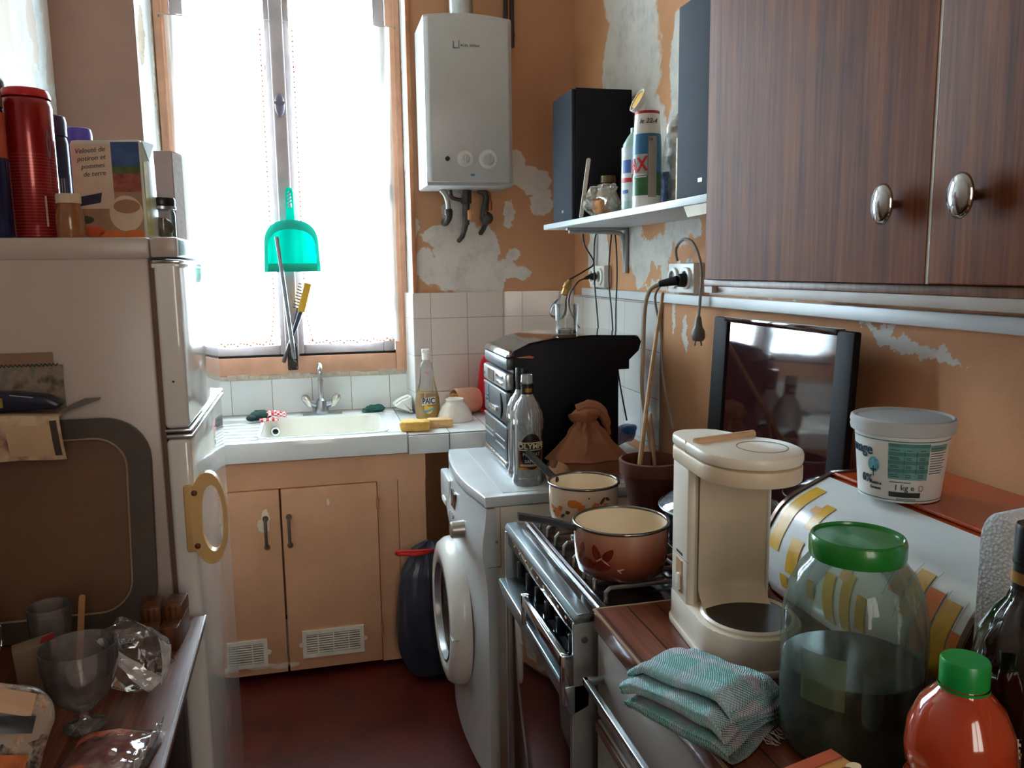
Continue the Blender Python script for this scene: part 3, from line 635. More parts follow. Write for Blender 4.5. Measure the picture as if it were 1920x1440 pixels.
# ---- things on top of the refrigerator
zt=1.517
def can(name,label,x,y,r,h,colm,cap,capm,extra=None,grp='aerosol cans on the refrigerator'):
    t=thing(name,label,'can',(x,y,zt),0,grp)
    b=MB(); b.lathe([(0,0),(r*.94,0),(r,.004),(r,h-.012),(r*.93,h),(r*.86,h+.004),(0,h+.004)],32); obj('can_body',b,colm,t)
    b=MB()
    if cap=='dome': b.lathe([(r*.86,h+.003),(r*.86,h+.01),(r*.80,h+.030),(r*.6,h+.038),(0,h+.040)],32)
    else: b.lathe([(r*.98,h+.003),(r*.98,h+cap-.012),(r*.90,h+cap-.002),(r*.8,h+cap),(0,h+cap)],32)
    obj('cap',b,capm,t)
    return t
redm=NT('red_can_print'); o_=redm.obj(); sp=redm.n('ShaderNodeSeparateXYZ'); redm.l(o_,sp.inputs[0])
ring_=redm.math('GREATER_THAN',redm.math('FRACT',redm.math('MULTIPLY',sp.outputs[2],170)),.72); low=redm.math('LESS_THAN',sp.outputs[2],.16)
redm=redm.done(redm.bsdf(redm.mix(redm.math('MULTIPLY',redm.math('MULTIPLY',ring_,low),.35),lin('8e1418'),lin('c46a60')),.22,.35,coat=.4))
t=can('spray_can','large red spray can second from the left on the refrigerator',-.520,1.795,.044,.262,redm,.020,M('cap_red','b81820',.25))
def fa(rad,x,y): return wrap(rad,toward(x,y),0)
a=toward(-.520,1.795)
b=MB(); cpatch(b,.044,a+.38,a+.46,.022,.080,off=.0009,nu=3); obj('pale_print',b,M('print_grey','b9a39c',.5),t)
b=MB(); b.sheet(lambda u,v:Vector((.0447*math.cos(a+.78+(.06+.16*v)*math.sin(u*PI*2)*.5),.0447*math.sin(a+.78+(.06+.16*v)*math.sin(u*PI*2)*.5),.178+.028*math.cos(u*2*PI)*(.5+.5*v))),16,1); obj('emblem',b,M('emblem_grey','7a5858',.4),t)
t=can('spray_can','blue and orange spray can at the left end, cut by the picture edge',-.573,1.737,.030,.235,M('can_navy','1c2148',.25,.3),.04,M('can_cap_brown','6b4a30',.4))
b=MB(); cpatch(b,.030,-PI,PI,.145,.228,off=.0008,nu=32); obj('label_band',b,M('can_orange','b0452a',.4,var=.2,vs=30),t)
text('B',.026,M('can_yellow','d8b35a',.5),t,wrap(.0315,toward(-.573,1.737)+.35,.165),bold=.001)
t=can('spray_can','dark can with a black domed cap behind the red spray can',-.612,1.90,.034,.285,M('can_olive','6d5a3c',.35,.2),'dome',black_pl)
t=can('spray_can','dark purple spray can just right of the red one',-.520,1.945,.030,.215,M('can_dark_purple','231a38',.3,.2),.045,M('cap_dark_purple','2d2146',.35))
b=MB(); cpatch(b,.030,-2.6,-.6,.02,.13,off=.0008); obj('label_band',b,tiles('can_barcode','8f8a95',(0,2),(.004,.2),(0,0),'1a1830',.5),t)
t=can('spray_can','violet spray can with a white floral label next to the soup carton',-.492,2.035,.030,.205,M('can_violet','4b3a8c',.3,.2),.045,M('cap_violet','54439a',.35))
b=MB(); cpatch(b,.030,-2.5,-.5,.01,.09,off=.0008); obj('label_band',b,M('violet_print','a9a2c4',.5,var=.6,vs=60),t)
# small jar with a pale lid
t=thing('spice_jar','small amber jar with a pale lid in front of the soup carton','jar',(-.452,1.762,zt))
b=MB(); b.lathe([(0,0),(.024,0),(.026,.004),(.0255,.045),(.021,.058),(.020,.068),(0,.068)],28); obj('jar_body',b,M('jar_amber','8a5a36',.2,var=.2,vs=30,coat=.4),t)
b=MB(); b.lathe([(0,.066),(.0225,.066),(.0225,.082),(.021,.084),(0,.084)],28); obj('lid',b,M('lid_pale','cdb49a',.5),t)
# soup carton
t=thing('soup_carton','tall soup carton printed with vegetables and a bowl of soup','carton',(-.388,1.870,zt),R(-12))
b=MB(); b.prism([(-.072,0),(.072,0),(.070,.193),(.066,.198),(-.068,.198),(-.072,.190)],'Y',-.032,.032,.002); cbm=M('carton_side','c7cbbd',.35,var=.06); obj('carton_body',b,cbm,t)
y_=-.0325
def panel(name,x0,z0,x1,z1,m,off=.0006,nu=1,par=None):
    b=MB(); b.box((x0,y_-off,z0),(x1,y_+.0002,z1)); return obj(name,b,m,par or t,smooth=None)
panel('text_panel',-.070,.062,.010,.190,M('carton_cream','cdb8a2',.5))
panel('sky_print',.010,.145,.066,.194,M('print_blue','33507e',.5,var=.4,vs=20)); panel('field_print',.010,.132,.066,.146,M('print_green','4a5a30',.5,var=.3,vs=40),.0007)
panel('vegetable_print',.010,.095,.066,.132,M('print_veg','8c4a38',.5,var=.5,vs=60))
panel('lower_print',-.070,.002,.066,.096,M('print_brown','a07a5e',.5,var=.2,vs=20),.0005)
def ell(name,cx,cz,rx,rz,m,off):
    b=MB(); b.prism([(cx+rx*math.cos(k*PI/16),cz+rz*math.sin(k*PI/16)) for k in range(32)],'Y',y_-off,y_); return obj(name,b,m,t,smooth=None)
ell('bowl_print',.032,.052,.058 if False else .034,.036,M('print_bowl','cbb6a0',.5),.0009); ell('soup_print',.034,.066,.027,.014,M('print_soup','9a7454',.5),.0012)
for x,z,rx,rz,c in ((-.035,.016,.022,.010,'c4542c'),(.0,.010,.025,.008,'d2713a'),(.045,.010,.020,.009,'c96a2e'),(-.052,.040,.018,.008,'45482c')): ell('carrot_print',x,z,rx,rz,M('print_'+c,c,.5),.0014)
b=MB(); b.prism([(-.066,.066),(-.018,.074),(-.014,.094),(-.060,.086)],'Y',y_-.0010,y_); obj('navy_flag',b,M('print_navy','262a40',.5),t,smooth=None)
for k,s_ in enumerate(('Velouté de','potiron et','pommes','de terre')): text(s_,.0138,M('print_darkgrey','4a4248',.6),t,flat((-.032+.002*k,y_-.0008,.178-.0155*k),(1,0,.08),(0,0,1),(0,-1,0)),shear=.2)
b=MB(); b.prism([(-.030,.197),(.030,.197),(.0,.160)],'X',.0705,.0722); obj('folded_ear',b,M('carton_silver','b9cdc9',.3,.2),t)
b=MB(); b.box((.0712,-.030,.01),(.0726,-.006,.155)); obj('nutrition_print',b,M('carton_yellow','b5ab6a',.5,var=.3,vs=40),t)
# plain box and preserving jar
t=thing('grey_box','plain pinkish grey box standing behind the black-lidded jar','box',(-.332,2.115,zt),R(-14))
b=MB(); b.box((-.030,-.030,0),(.034,.028,.212),.002); obj('box_body',b,M('box_pinkgrey','a8938e',.6),t); b=MB(); b.box((.0345,-.028,.004),(.0352,.026,.208)); obj('side_label',b,M('label_pale','c9bdb9',.6,var=.15,vs=90),t)
t=thing('preserving_jar','small glass jar with a black lid at the right end of the refrigerator top','jar',(-.307,1.905,zt))
b=MB(); b.lathe([(0,.001),(.024,.001),(.026,.005),(.026,.055),(.022,.066),(.0225,.078)],28); obj('jar_body',b,glass_clear,t)
b=MB(); b.lathe([(0,.072),(.0265,.072),(.0275,.075),(.0275,.086),(.026,.089),(0,.089)],28); obj('lid',b,black_pl,t)
b=MB(); b.lathe([(.0262,.064),(.0285,.065),(.0285,.071),(.0262,.072)],28); obj('lid_ring',b,steel,t)
b=MB(); b.blob(lambda c:(c.x*.020,c.y*.020,.026+c.z*.022+.004*nz3(c,3,1))); obj('contents',b,M('jar_contents','7a6a58',.6,var=.5,vs=60),t)

# ---------------------------------------------------------------- shelf, bracket and what stands on it
sh=thing('wall_shelf','white wall shelf on a metal bracket holding speakers and cleaning bottles','shelf',(0,0,0))
b=MB(); b.box((.80,1.49,1.578),(XR-.002,2.80,1.596),.003); obj('shelf_board',b,M('shelf_white','cdd6da',.35,var=.03),sh)
bmk=M('bracket_grey','a7a9ab',.4,.2)
for y in (2.63,1.62):
    b=MB(); b.box((.83,y-.011,1.5695),(1.035,y+.011,1.578),.002); b.tube([(.84,y,1.566),(1.0,y,1.562),(1.028,y,1.548),(1.036,y,1.50),(1.040,y,1.43)],[.007,.007,.008,.008,.006],8,smooth=4); b.box((1.036,y-.011,1.425),(1.048,y+.011,1.575),.003); obj('bracket',b,bmk,sh)
b=MB(); b.prism([(1.50,1.577),(1.68,1.577),(1.66,1.553),(1.52,1.556)],'X',.801,.804); obj('loose_edging',b,paper,sh)
spk=M('speaker_black','10121a',.6,spec=.2,var=.1); spf=M('speaker_cloth','1f2834',.85,bump=.6,bs=700,var=.1)
def speaker(x,y0,y1,h,label,z=1.597):
    t=thing('loudspeaker',label,'loudspeaker',(x,y0,z),0,'loudspeakers on the shelf')
    w=y1-y0
    b=MB(); b.box((.012,0,0),(.205,w,h),.003); obj('cabinet',b,spk,t)
    b=MB(); b.box((0,.003,.003),(.012,w-.003,h-.003),.004); g=obj('grille',b,spf,t)
    b=MB(); b.box((-.0012,w*.42,.032),(.001,w*.42+.018,.040)); obj('maker_badge',b,steel,g)
    return t
speaker(.83,2.565,2.785,.418,'black loudspeaker at the far end of the shelf')
speaker(.83,1.555,1.785,.43,'black loudspeaker at the near end of the shelf against the wooden cupboard')
b=MB(); b.prism([(0,0),(.030,0),(.026,.010),(.008,.018),(.0,.008)],'Y',0,.03,.002); o=obj('trinket',b,[M('red_white_cap','c23a36',.4)],None,(.93,2.68,2.016)); tag(o,'tiny red and white trinket lying on top of the far loudspeaker','trinket')
zs=1.597
# scouring powder canister with flip lid
def rrad(h):
    return .037 if h<.165 else .037-.005*(h-.165)/.085
t=thing('scouring_cream_bottle','white scouring powder bottle with blue and green label, open yellow lid and handwritten date','bottle',(.872,2.055,zs))
fl3=lambda a,z:1
b=MB(); b.lathe([(0,0),(.0355,0),(.037,.004),(.037,.165),(.0345,.20),(.032,.245),(.030,.250),(0,.250)],36); obj('bottle_body',b,white_pl,t)
fa=toward(.872,2.055)
b=MB(); cpatch(b,rrad,fa-2.2,fa+2.2,.095,.192,nu=30); obj('label_blue',b,M('ajax_blue','2a6f9e',.35,var=.25,vs=30),t)
b=MB(); cpatch(b,rrad,fa-2.2,fa+2.2,.035,.095,nu=30); obj('label_green',b,M('ajax_green','2e6a3a',.35,var=.3,vs=30),t)
b=MB(); cpatch(b,rrad,fa-1.1,fa+.05,.085,.140,off=.0012); obj('label_burst',b,M('ajax_silver','aab4b0',.4,var=.3,vs=40),t)
text('AJAX',.050,red_ink,t,lambda x,y,z:wrap(rrad,fa+.03,.114)(x*.74,y+x*.10,z+.0014),bold=.0016,align='RIGHT')
b=MB(); cpatch(b,rrad,fa-.85,fa-.02,.081,.0835,off=.0012); cpatch(b,rrad,fa-.80,fa-.1,.087,.090,off=.0012); obj('print_lines',b,white_pr,t)

b=MB(); cpatch(b,rrad,fa+.10,fa+.72,.030,.185,off=.0016); obj('price_sticker',b,M('sticker_grey','a99f98',.5),t); text('14',.010,ink,t,wrap(lambda h:.0388,fa+.25,.176))
b=MB(); cpatch(b,lambda h:.0305,-PI,PI,.243,.250,off=.0018,nu=36); obj('red_rim',b,red_ink,t)
text('le 22-4',.017,ink,t,wrap(lambda h:.0345,fa+.1,.223),shear=.25)
b=MB(); mx=Matrix.Translation((-.030,.012,.252))@Matrix.Rotation(R(-62),4,'Y'); b.lathe([(0,-.004),(.030,-.004),(.032,0),(.032,.010),(.029,.010),(.029,0),(0,0)],28,mx@Matrix.Translation((.03,0,0))); lidp=obj('flip_lid',b,white_pl,t)
b=MB(); b.lathe([(0,.0005),(.022,.0005),(.022,.008),(0,.009)],24,mx@Matrix.Translation((.03,0,0))); obj('lid_seal',b,M('seal_yellow','dba52a',.4),lidp)
# pale green bottle beside it
t=thing('cleaner_bottle','translucent pale green bottle with white and red label half behind the scouring bottle','bottle',(.885,2.165,zs))
b=MB(); b.lathe([(0,0),(.036,0),(.038,.006),(.038,.150),(.034,.185),(.022,.205),(.014,.215),(.014,.228),(0,.228)],32); obj('bottle_body',b,M('pale_green_plastic','9fc0b4',.3,var=.08),t)
fa2=toward(.885,2.165)
b=MB(); cpatch(b,.038,fa2-1.4,fa2+.9,.03,.175); obj('label',b,M('label_pale_blue','c3ced0',.4,var=.2,vs=40),t); b=MB(); cpatch(b,.038,fa2-1.25,fa2-.1,.080,.092,off=.001); obj('red_print',b,red_ink,t); b=MB(); cpatch(b,.038,fa2-1.1,fa2-.5,.050,.060,off=.001); obj('blue_print',b,M('print_blue2','3d5fa8',.5),t)

b=MB(); cpatch(b,.038,fa2-1.1,fa2-.3,.105,.14,off=.001); obj('label_wave',b,M('print_blue2','3d5fa8',.5),t)
# crumpled foil bag
def crumple(c,s,a,seed): return Vector((c[0],c[1],c[2]))+a*Vector((nz3(c,s,seed),nz3(c,s,seed+1),nz3(c,s,seed+2)))
foil=M('foil_silver','dde4ea',.2,.35,var=.3,vs=40,bump=.9,bs=55)
t=thing('foil_bag','crumpled silver foil bag between the scouring bottle and the near loudspeaker','bag',(.978,2.085,zs))
def fb(c):
    z=(c.z+1)/2; w=.048*(1-.2*z); p=Vector((c.x*w,c.y*.052*(1.05-.55*z),.002+.255*z)); return crumple(p,32,.012,3)+Vector((0,0,.0)) if .03<z<.98 else p
b=MB(); b.blob(fb,30,26); obj('bag_body',b,foil,t,smooth=20); 
b=MB(); b.sheet(lambda u,v:Vector((-.044-.010*math.sin(PI*u)+.004*nz3((u,v,0),7,2),-.03+.06*u,.02+.08*v)),12,8,0,.001); obj('blue_print',b,M('foil_blue','6a7ea8',.25,.3,var=.5,vs=60),t)
b=MB(); b.box((-.02,-.05,0),(.022,-.0,.15),.002); o=obj('printed_box',b,M('box_print','b08d52',.5,var=.6,vs=70),None,(.87,1.83,zs)); tag(o,'narrow yellow and black printed box squeezed beside the near loudspeaker','box')
# jar, snack bag, wooden dish, spatula
t=thing('brown_jar','small brown glass jar in front of the far loudspeaker','jar',(.935,2.515,zs)); b=MB(); b.lathe([(0,0),(.026,0),(.027,.004),(.027,.105),(.022,.115),(.022,.118),(0,.118)],24); obj('jar_body',b,M('jar_brown','40301f',.2,coat=.5),t); b=MB(); b.lathe([(0,.117),(.0245,.117),(.0245,.138),(0,.139)],24); obj('lid',b,M('lid_bronze','6f5a38',.35,.5),t); b=MB(); cpatch(b,.027,-2.9,-1.2,.02,.06); obj('label',b,red_ink,t)
b=MB(); b.lathe([(0,0),(.030,0),(.045,.055),(.043,.057),(.028,.006),(0,.006)],28); o=obj('wooden_bowl',b,M('bowl_wood','8d6136',.55,var=.25,vs=20),None,(.985,2.40,1.735),rot=(R(8),0,0)); tag(o,'small wooden bowl perched above the pale bag on the shelf','bowl')
b=MB(); b.box((-.035,-.045,0),(.035,.045,.137),.004); o=obj('dark_tin',b,M('tin_dark','1d1c20',.5),None,(.985,2.40,zs)); tag(o,'dark square tin under the small wooden bowl','tin')
t=thing('snack_bag','crumpled clear plastic bag with brown bread pieces near the far end of the shelf','bag',(.868,2.375,zs))
def sb(c):
    z=(c.z+1)/2; p=Vector((c.x*.048,c.y*.070,.001+.095*z)); return crumple(p,38,.026*min(1,z*4),8)
b=MB(); b.blob(sb,30,20); obj('bag_film',b,thin_glass('bag_film',(.92,.90,.88,1),.8,.30,(.85,.80,.74,1)),t,smooth=25)
b=MB(); b.blob(lambda c:crumple(Vector((c.x*.040,-.012+c.y*.052,.038+c.z*.036)),30,.008,4),20,14); obj('bread',b,M('bread_brown','a8713f',.8,var=.4,vs=40),t)
b=MB(); b.prism(rrect(-.006,0,.006,.185,.0055),'Y',-.002,.002); o=obj('wooden_spatula',b,M('spatula_pale','c9c1b4',.6,var=.1,vs=50),None,(.815,2.43,zs),rot=(R(-3),R(9),0)); tag(o,'pale flat wooden stick standing upright at the shelf edge','spatula')

# ---------------------------------------------------------------- sockets, cables, bulb
def dsock(x,y0,y1,z0,z1,label,n=2):
    t=thing('double_socket',label,'socket',(x,y0,z0),0,'sockets on the raceway')
    w=y1-y0; h=z1-z0
    b=MB(); b.box((0,0,0),(XR-x,w,h),.004); obj('socket_plate',b,white_pl,t)
    for k in range(n):
        cy=w*(k+.5)/n; b=MB(); b.lathe([(.030,0),(.031,.007),(.028,.009),(.0205,.009),(.0195,-.0) ,(0,-.0)],28,Matrix.Translation((.001,cy,h*.5))@Matrix.Rotation(R(-90),4,'Y')); f=obj('socket_face',b,white_pl,t)
        b=MB(); b.cyl((.0,cy,h*.5),(-.001,cy,h*.5),.0192,seg=24); obj('recess',b,M('socket_recess','6f6a66',.5),f)
    return t
dsock(1.022,2.79,2.945,1.372,1.452,'white double socket under the shelf bracket with a slim black plug')
dsock(1.015,2.06,2.225,1.372,1.455,'white double socket with a thick black plug left of the wooden cupboard')
dsock(1.022,1.365,1.515,1.372,1.432,'white double socket tucked under the wooden cupboard',2)
cbk=M('cable_black','101014',.5); cbg=M('cable_grey','8f8b85',.5)
t=thing('black_plug','slim black plug with thin cord in the socket under the shelf','plug',(1.006,2.86,1.412)); b=MB(); b.cyl((.012,0,0),(-.012,-.0,0),.016,.011,seg=16,bev=.002); b.cyl((-.012,0,0),(-.035,-.01,-.006),.009,.005); obj('plug_body',b,cbk,t)
b=MB(); b.tube([(-.033,-.01,-.006),(-.06,.0,-.02),(-.085,.02,-.07),(-.08,.02,-.13),(-.06,-.05,-.20)],.003,6,smooth=6); obj('cord',b,cbk,t)
t=thing('black_plug','thick black angled plug with grey cords in the double socket near the cupboard','plug',(1.002,2.10,1.408)); b=MB(); b.cyl((.010,0,0),(-.016,.0,0),.020,.018,seg=18,bev=.003); b.cyl((-.014,.0,0),(-.055,.035,-.010),.014,.009,seg=14,bev=.002); obj('plug_body',b,cbk,t)
b=MB(); b.tube([(-.052,.033,-.010),(-.075,.055,-.030),(-.085,.065,-.09),(-.090,.06,-.20),(-.095,.05,-.33),(-.07,.03,-.50)],.006,8,smooth=6); obj('cord',b,M('cord_beige','a8927a',.5),t)
b=MB(); b.tube([(-.05,.030,-.012),(-.062,.045,-.05),(-.05,.03,-.15),(-.04,.03,-.28),(-.02,.0,-.42)],.0035,8,smooth=6); obj('cord',b,cbg,t)
t=thing('hanging_plug','loose grey plug hanging on its cord below the double socket','plug',(1.005,2.005,1.245)); b=MB(); b.lathe([(0,0),(.014,.002),(.019,.010),(.018,.028),(.011,.040),(.008,.062),(.006,.068),(0,.068)],20); b.cyl((-.008,0,.002),(-.010,0,-.012),.0025,seg=8); b.cyl((.008,0,.002),(.010,0,-.012),.0025,seg=8); obj('plug_body',b,M('plug_grey','77777a',.4),t)
b=MB(); b.tube([(0,0,.066),(.006,.004,.12),(.010,.01,.20),(.006,.05,.262),(.0,.10,.275),(.004,.155,.252),(.022,.185,.2185)],.0042,8,smooth=6); obj('cord',b,cbg,t)
def cable(name,label,pts,r=.0026,m=cbk):
    b=MB(); b.tube(pts,r,6,smooth=6); o=obj(name,b,m,None); return tag(o,label,'cable')
cable('speaker_cable','thin black cable hanging from the shelf straight down behind the hi-fi',[(1.015,2.84,1.577),(1.00,2.83,1.53),(.99,2.80,1.40),(.985,2.76,1.30),(.985,2.74,1.20),(.99,2.74,1.0)])
cable('speaker_cable','black cable hanging in front of the small double socket, left strand',[(1.012,2.68,1.577),(1.0,2.67,1.5),(.985,2.64,1.40),(.975,2.58,1.28),(.96,2.52,1.10),(.955,2.55,.94)])
cable('speaker_cable','black cable hanging in front of the small double socket, right strand',[(1.015,2.665,1.577),(1.005,2.62,1.5),(.99,2.575,1.41),(.975,2.545,1.28),(.965,2.50,1.12),(.975,2.44,.95)])
lb=thing('hanging_light_bulb','bare light bulb in a brass holder hanging upside down above the drinking glass','light bulb',(.820,2.60,1.372))
b=MB(); b.tube([(.09,.09,.205),(.085,.06,.15),(.115,.05,.09),(.07,.02,.062),(.012,0,.035)],.0028,6,smooth=6); obj('cord',b,cbk,lb)
mxb=Matrix.Rotation(R(22),4,'Y'); b=MB(); b.lathe([(0,.036),(.008,.036),(.011,.028),(.015,.022),(.015,.006),(.0125,.004),(.0125,-.018),(0,-.018)],20,mxb); obj('holder',b,brass,lb)
b=MB(); b.lathe([(.0125,-.017),(.0135,-.03),(.024,-.052),(.029,-.072),(.025,-.092),(.012,-.102),(0,-.104)],24,mxb); obj('bulb',b,glass_clear,lb)

# ---------------------------------------------------------------- wooden wall cupboard
wc_m=wood('cabinet_wood','4c2412','703a1b','8c5128','Z',1.0,.55,coat=.0,spec=.09,bmp=0)
wc=thing('wall_cupboard','brown wood-grain wall cupboard with two doors and chrome oval knobs','cupboard',(.73,.25,1.409))
L=1.222
b=MB(); b.box((.020,0,.012),(XR-.73-.002,L-.004,.90),.003); b.box((.012,0,0),(XR-.73-.004,L-.01,.013),.002); obj('carcass',b,wood('cabinet_side','5a3a26','7a5034','8f6444','Z',1,.4),wc)
dl=M('door_edge_strip','bfb5a4',.4)
def wdoor(y0,y1,ky,label,rounded):
    b=MB()
    if rounded: # far edge rolls back toward the wall
        pts=[(0,y0),(0,y1-.075)]+[(.030*(1-math.cos(a)),y1-.075+.075*math.sin(a)) for a in [PI/2*k/8 for k in range(1,9)]]+[(.030,y0)]
        b.prism(pts,'Z',.014,.90)
    else: b.box((0,y0,.014),(.019,y1,.90),.002)
    d=obj('door',b,wc_m,wc,label=None,smooth=60)
    b=MB(); z=.115; b.cyl((0,ky,z),(-.012,ky,z),.006,seg=12); b.lathe([(0,-.020),(.020,-.016),(.0245,-.012),(.0245,-.009),(.018,-.006),(0,-.006)],28,Matrix.Translation((-.004,ky,z))@Matrix.Diagonal((1,.78,1.06,1))@Matrix.Rotation(R(90),4,'Y')); obj('knob',b,chrome,d,smooth=50)
    return d
wdoor(.606,L,.671,None,True); wdoor(.02,.600,.540,None,False)
b=MB(); b.box((.001,.6005,.014),(.010,.6055,.90)); obj('edge_strip',b,dl,wc)
b=MB(); b.box((.004,L-.06,-.012),(.016,L-.03,.0)); b.box((.014,.0,-.016),(.030,L-.03,.0),.001); obj('underside_rail',b,M('rail_greybrown','a2968a',.5),wc)
# ---------------------------------------------------------------- washing machine
wm_=thing('washing_machine','white washing machine with a round door facing left','washing machine',(.42,2.03,0))
wmw=M('washer_white','c6cccf',.25,var=.03,coat=.2); wms=M('washer_side','d6cbbb',.35,var=.04)
b=MB(); b.box((.02,.004,.03),(.60,.596,.82),.004); obj('body',b,wms,wm_)
def wfront(y,z):
    c=1-((y-.30)/.30)**2; k=math.exp(-((z-.70)/.075)**2)
    return -.030*max(0,c)**.9-.014*k
b=MB()
def wf(u,v): 
    y=.002+.596*u; z=.03+.787*v; return Vector((wfront(y,z),y,z))
t=bmesh.new(); nu,nv=26,36; g=[[t.verts.new(wf(i/nu,j/nv)) for j in range(nv+1)] for i in range(nu+1)]
for i in range(nu):
    for j in range(nv): t.faces.new((g[i][j],g[i+1][j],g[i+1][j+1],g[i][j+1]))
edge=[g[i][0] for i in range(nu+1)]+[g[nu][j] for j in range(1,nv+1)]+[g[i][nv] for i in range(nu-1,-1,-1)]+[g[0][j] for j in range(nv-1,0,-1)]
bk=[t.verts.new((.025,v.co.y,v.co.z)) for v in edge]
for i in range(len(edge)): t.faces.new((edge[i],edge[(i+1)%len(edge)],bk[(i+1)%len(edge)],bk[i]))
bmesh.ops.recalc_face_normals(t,faces=t.faces[:]); b.add(t); obj('front_panel',b,wmw,wm_,smooth=50)
b=MB(); b.prism([(-.004,0)]+[(-.004-.030*(1-((k/8-.5)*2)**2),.60*k/8) for k in range(0,9)]+[(.60,.60),(.60,0)],'Z',.822,.850,.005); obj('worktop',b,wmw,wm_)
b=MB(); b.box((.05,.03,.8495),(.575,.57,.8515),.001); obj('top_inset',b,wmw,wm_)
# door
dx=-.030; mxd=Matrix.Translation((dx,.335,.405))@Matrix.Rotation(R(-90),4,'Y')
b=MB(); b.lathe([(.222,-.006),(.225,.010),(.222,.026),(.208,.045),(.185,.052),(.158,.050),(.146,.036),(.142,.018),(.142,.0),(.222,-.006)],56,mxd); dr=obj('door',b,M('door_white','e4e3de',.22,var=.03,coat=.2),wm_,smooth=50)
b=MB(); b.lathe([(.1435,.030),(.125,.020),(.09,.004),(.05,-.002),(0,-.004)],48,mxd); obj('door_glass',b,M('door_glass_dark','15161a',.05,coat=1,var=.2),dr)
b=MB(); b.lathe([(.1485,.044),(.151,.050),(.146,.050),(.1435,.034)],48,mxd); obj('inner_trim',b,steel,dr)
b=MB(); b.box((dx-.0535,.118,.402),(dx-.020,.160,.404),.0005); obj('handle_seam',b,M('seam_grey','8c8a84',.5),dr)
def onp(y,z,d): return (wfront(y,z)-d)
b=MB(); x=wfront(.30,.755); b.box((x-.003,.275,.735),(x+.01,.345,.785),.001); obj('display',b,M('washer_display','34262a',.15,coat=.5),wm_)
for k in range(3): b=MB(); x=wfront(.29,.715); b.cyl((x+.004,.285+.026*k,.716),(x-.006,.285+.026*k,.716),.007,seg=12); obj('button',b,M('button_grey','b4b4b2',.4),wm_)
b=MB(); x=wfront(.16,.715); b.lathe([(0,.036),(.020,.036),(.024,.032),(.026,-.004),(0,-.004)],28,Matrix.Translation((x,.165,.715))@Matrix.Rotation(R(-90),4,'Y')); obj('program_dial',b,M('dial_silver','a49c92',.3,.6),wm_)
b=MB(); x=wfront(.47,.745); b.box((x-.007,.40,.69),(x+.02,.57,.795),.006); dw=obj('detergent_drawer',b,wmw,wm_); b=MB(); b.box((x-.012,.455,.70),(x-.004,.52,.72),.004); obj('drawer_grip',b,white_pl,dw)
b=MB(); b.box((.035,-.0005,.655),(.036,.0045,.818)); b.box((.0,.0,.655),(.036,.0045,.6565)); obj('side_seam',b,M('seam_grey','8c8a84',.5),wm_)
b=MB(); b.cyl((.025,.004,.725),(.025,-.001,.725),.004,seg=10); obj('side_screw',b,M('seam_grey','8c8a84',.5),wm_)
for x in (.06,.54):
    for y in (.05,.55): b=MB(); b.cyl((x,y,0),(x,y,.032),.022,seg=14); obj('foot',b,dark_rub,wm_)

# ---------------------------------------------------------------- hi-fi tower
hf=thing('stereo_tower','black mini hi-fi tower with silver front standing on the washing machine','hi-fi',(.545,2.277,.8515))
hb=M('hifi_black','0b0c15',.5,spec=.2,var=.1); hsil=M('hifi_silver','b8bdc2',.28,.75,var=.06); hdk=M('hifi_graphite','565a60',.35,.5,var=.1)
pts=[(.012,.02),(.338,.02),(.338,.290),(.372,.290),(.372,.318),(.402,.345),(.410,.372),(.400,.388),(.25,.392),(.13,.386),(.06,.374),(.012,.352)]
b=MB(); b.prism(pts,'Y',0,.305,.002); obj('case',b,hb,hf)
b=MB(); b.prism([(.012,.353),(.06,.3755),(.13,.3875),(.25,.3935),(.398,.3895),(.398,.3915),(.25,.3965),(.13,.3905),(.06,.3785),(.012,.356)],'Y',.002,.303); obj('turntable_lid',b,M('hifi_gloss','15161c',.06,coat=1),hf)
b=MB(); b.prism([(-.012,.340),(.013,.338),(.013,.357),(-.004,.357)],'Y',-.002,.307,.002); obj('top_lip',b,chrome,hf)
b=MB(); b.box((-.010,0,.300),(.014,.305,.336),.006); obj('cd_drawer',b,hdk,hf)
b=MB(); b.box((-.014,-.003,.242),(.012,.308,.292),.006); tn=obj('tuner_panel',b,hsil,hf)
b=MB(); b.box((-.0155,.150,.250),(-.0135,.235,.284)); obj('display',b,M('hifi_display','5c5048',.15,coat=.5),tn)
b=MB(); b.box((-.019,.030,.272),(-.013,.105,.282),.002); b.box((-.019,.030,.252),(-.013,.105,.262),.002); b.cyl((-.013,.285,.262),(-.018,.285,.262),.006,seg=14); obj('buttons',b,chrome,tn)
b=MB(); b.box((-.012,-.002,.140),(.012,.307,.236),.005); dk=obj('cassette_panel',b,hdk,hf)
b=MB(); b.box((-.014,-.002,.229),(-.006,.307,.236),.002); obj('top_trim',b,hsil,dk)
b=MB(); b.box((-.018,.120,.160),(-.011,.225,.174),.003); obj('cassette_grip',b,chrome,dk)
b=MB(); b.box((-.013,.236,.150),(-.0115,.238,.228)); b.box((-.0135,.262,.175),(-.0115,.285,.181)); b.box((-.0135,.25,.19),(-.0115,.29,.193)); obj('slots',b,ink,dk)
b=MB(); b.tube([(-.012,.07,.222),(-.014,.050,.20),(-.014,.046,.185),(-.014,.050,.165),(-.012,.07,.150)],.004,8,smooth=5); obj('side_slider',b,ink,dk)
b=MB(); b.box((-.012,-.002,.030),(.012,.307,.134),.005); am=obj('amplifier_panel',b,hdk,hf)
b=MB(); b.box((-.014,-.002,.127),(-.006,.307,.134),.002); obj('top_trim',b,hsil,am)
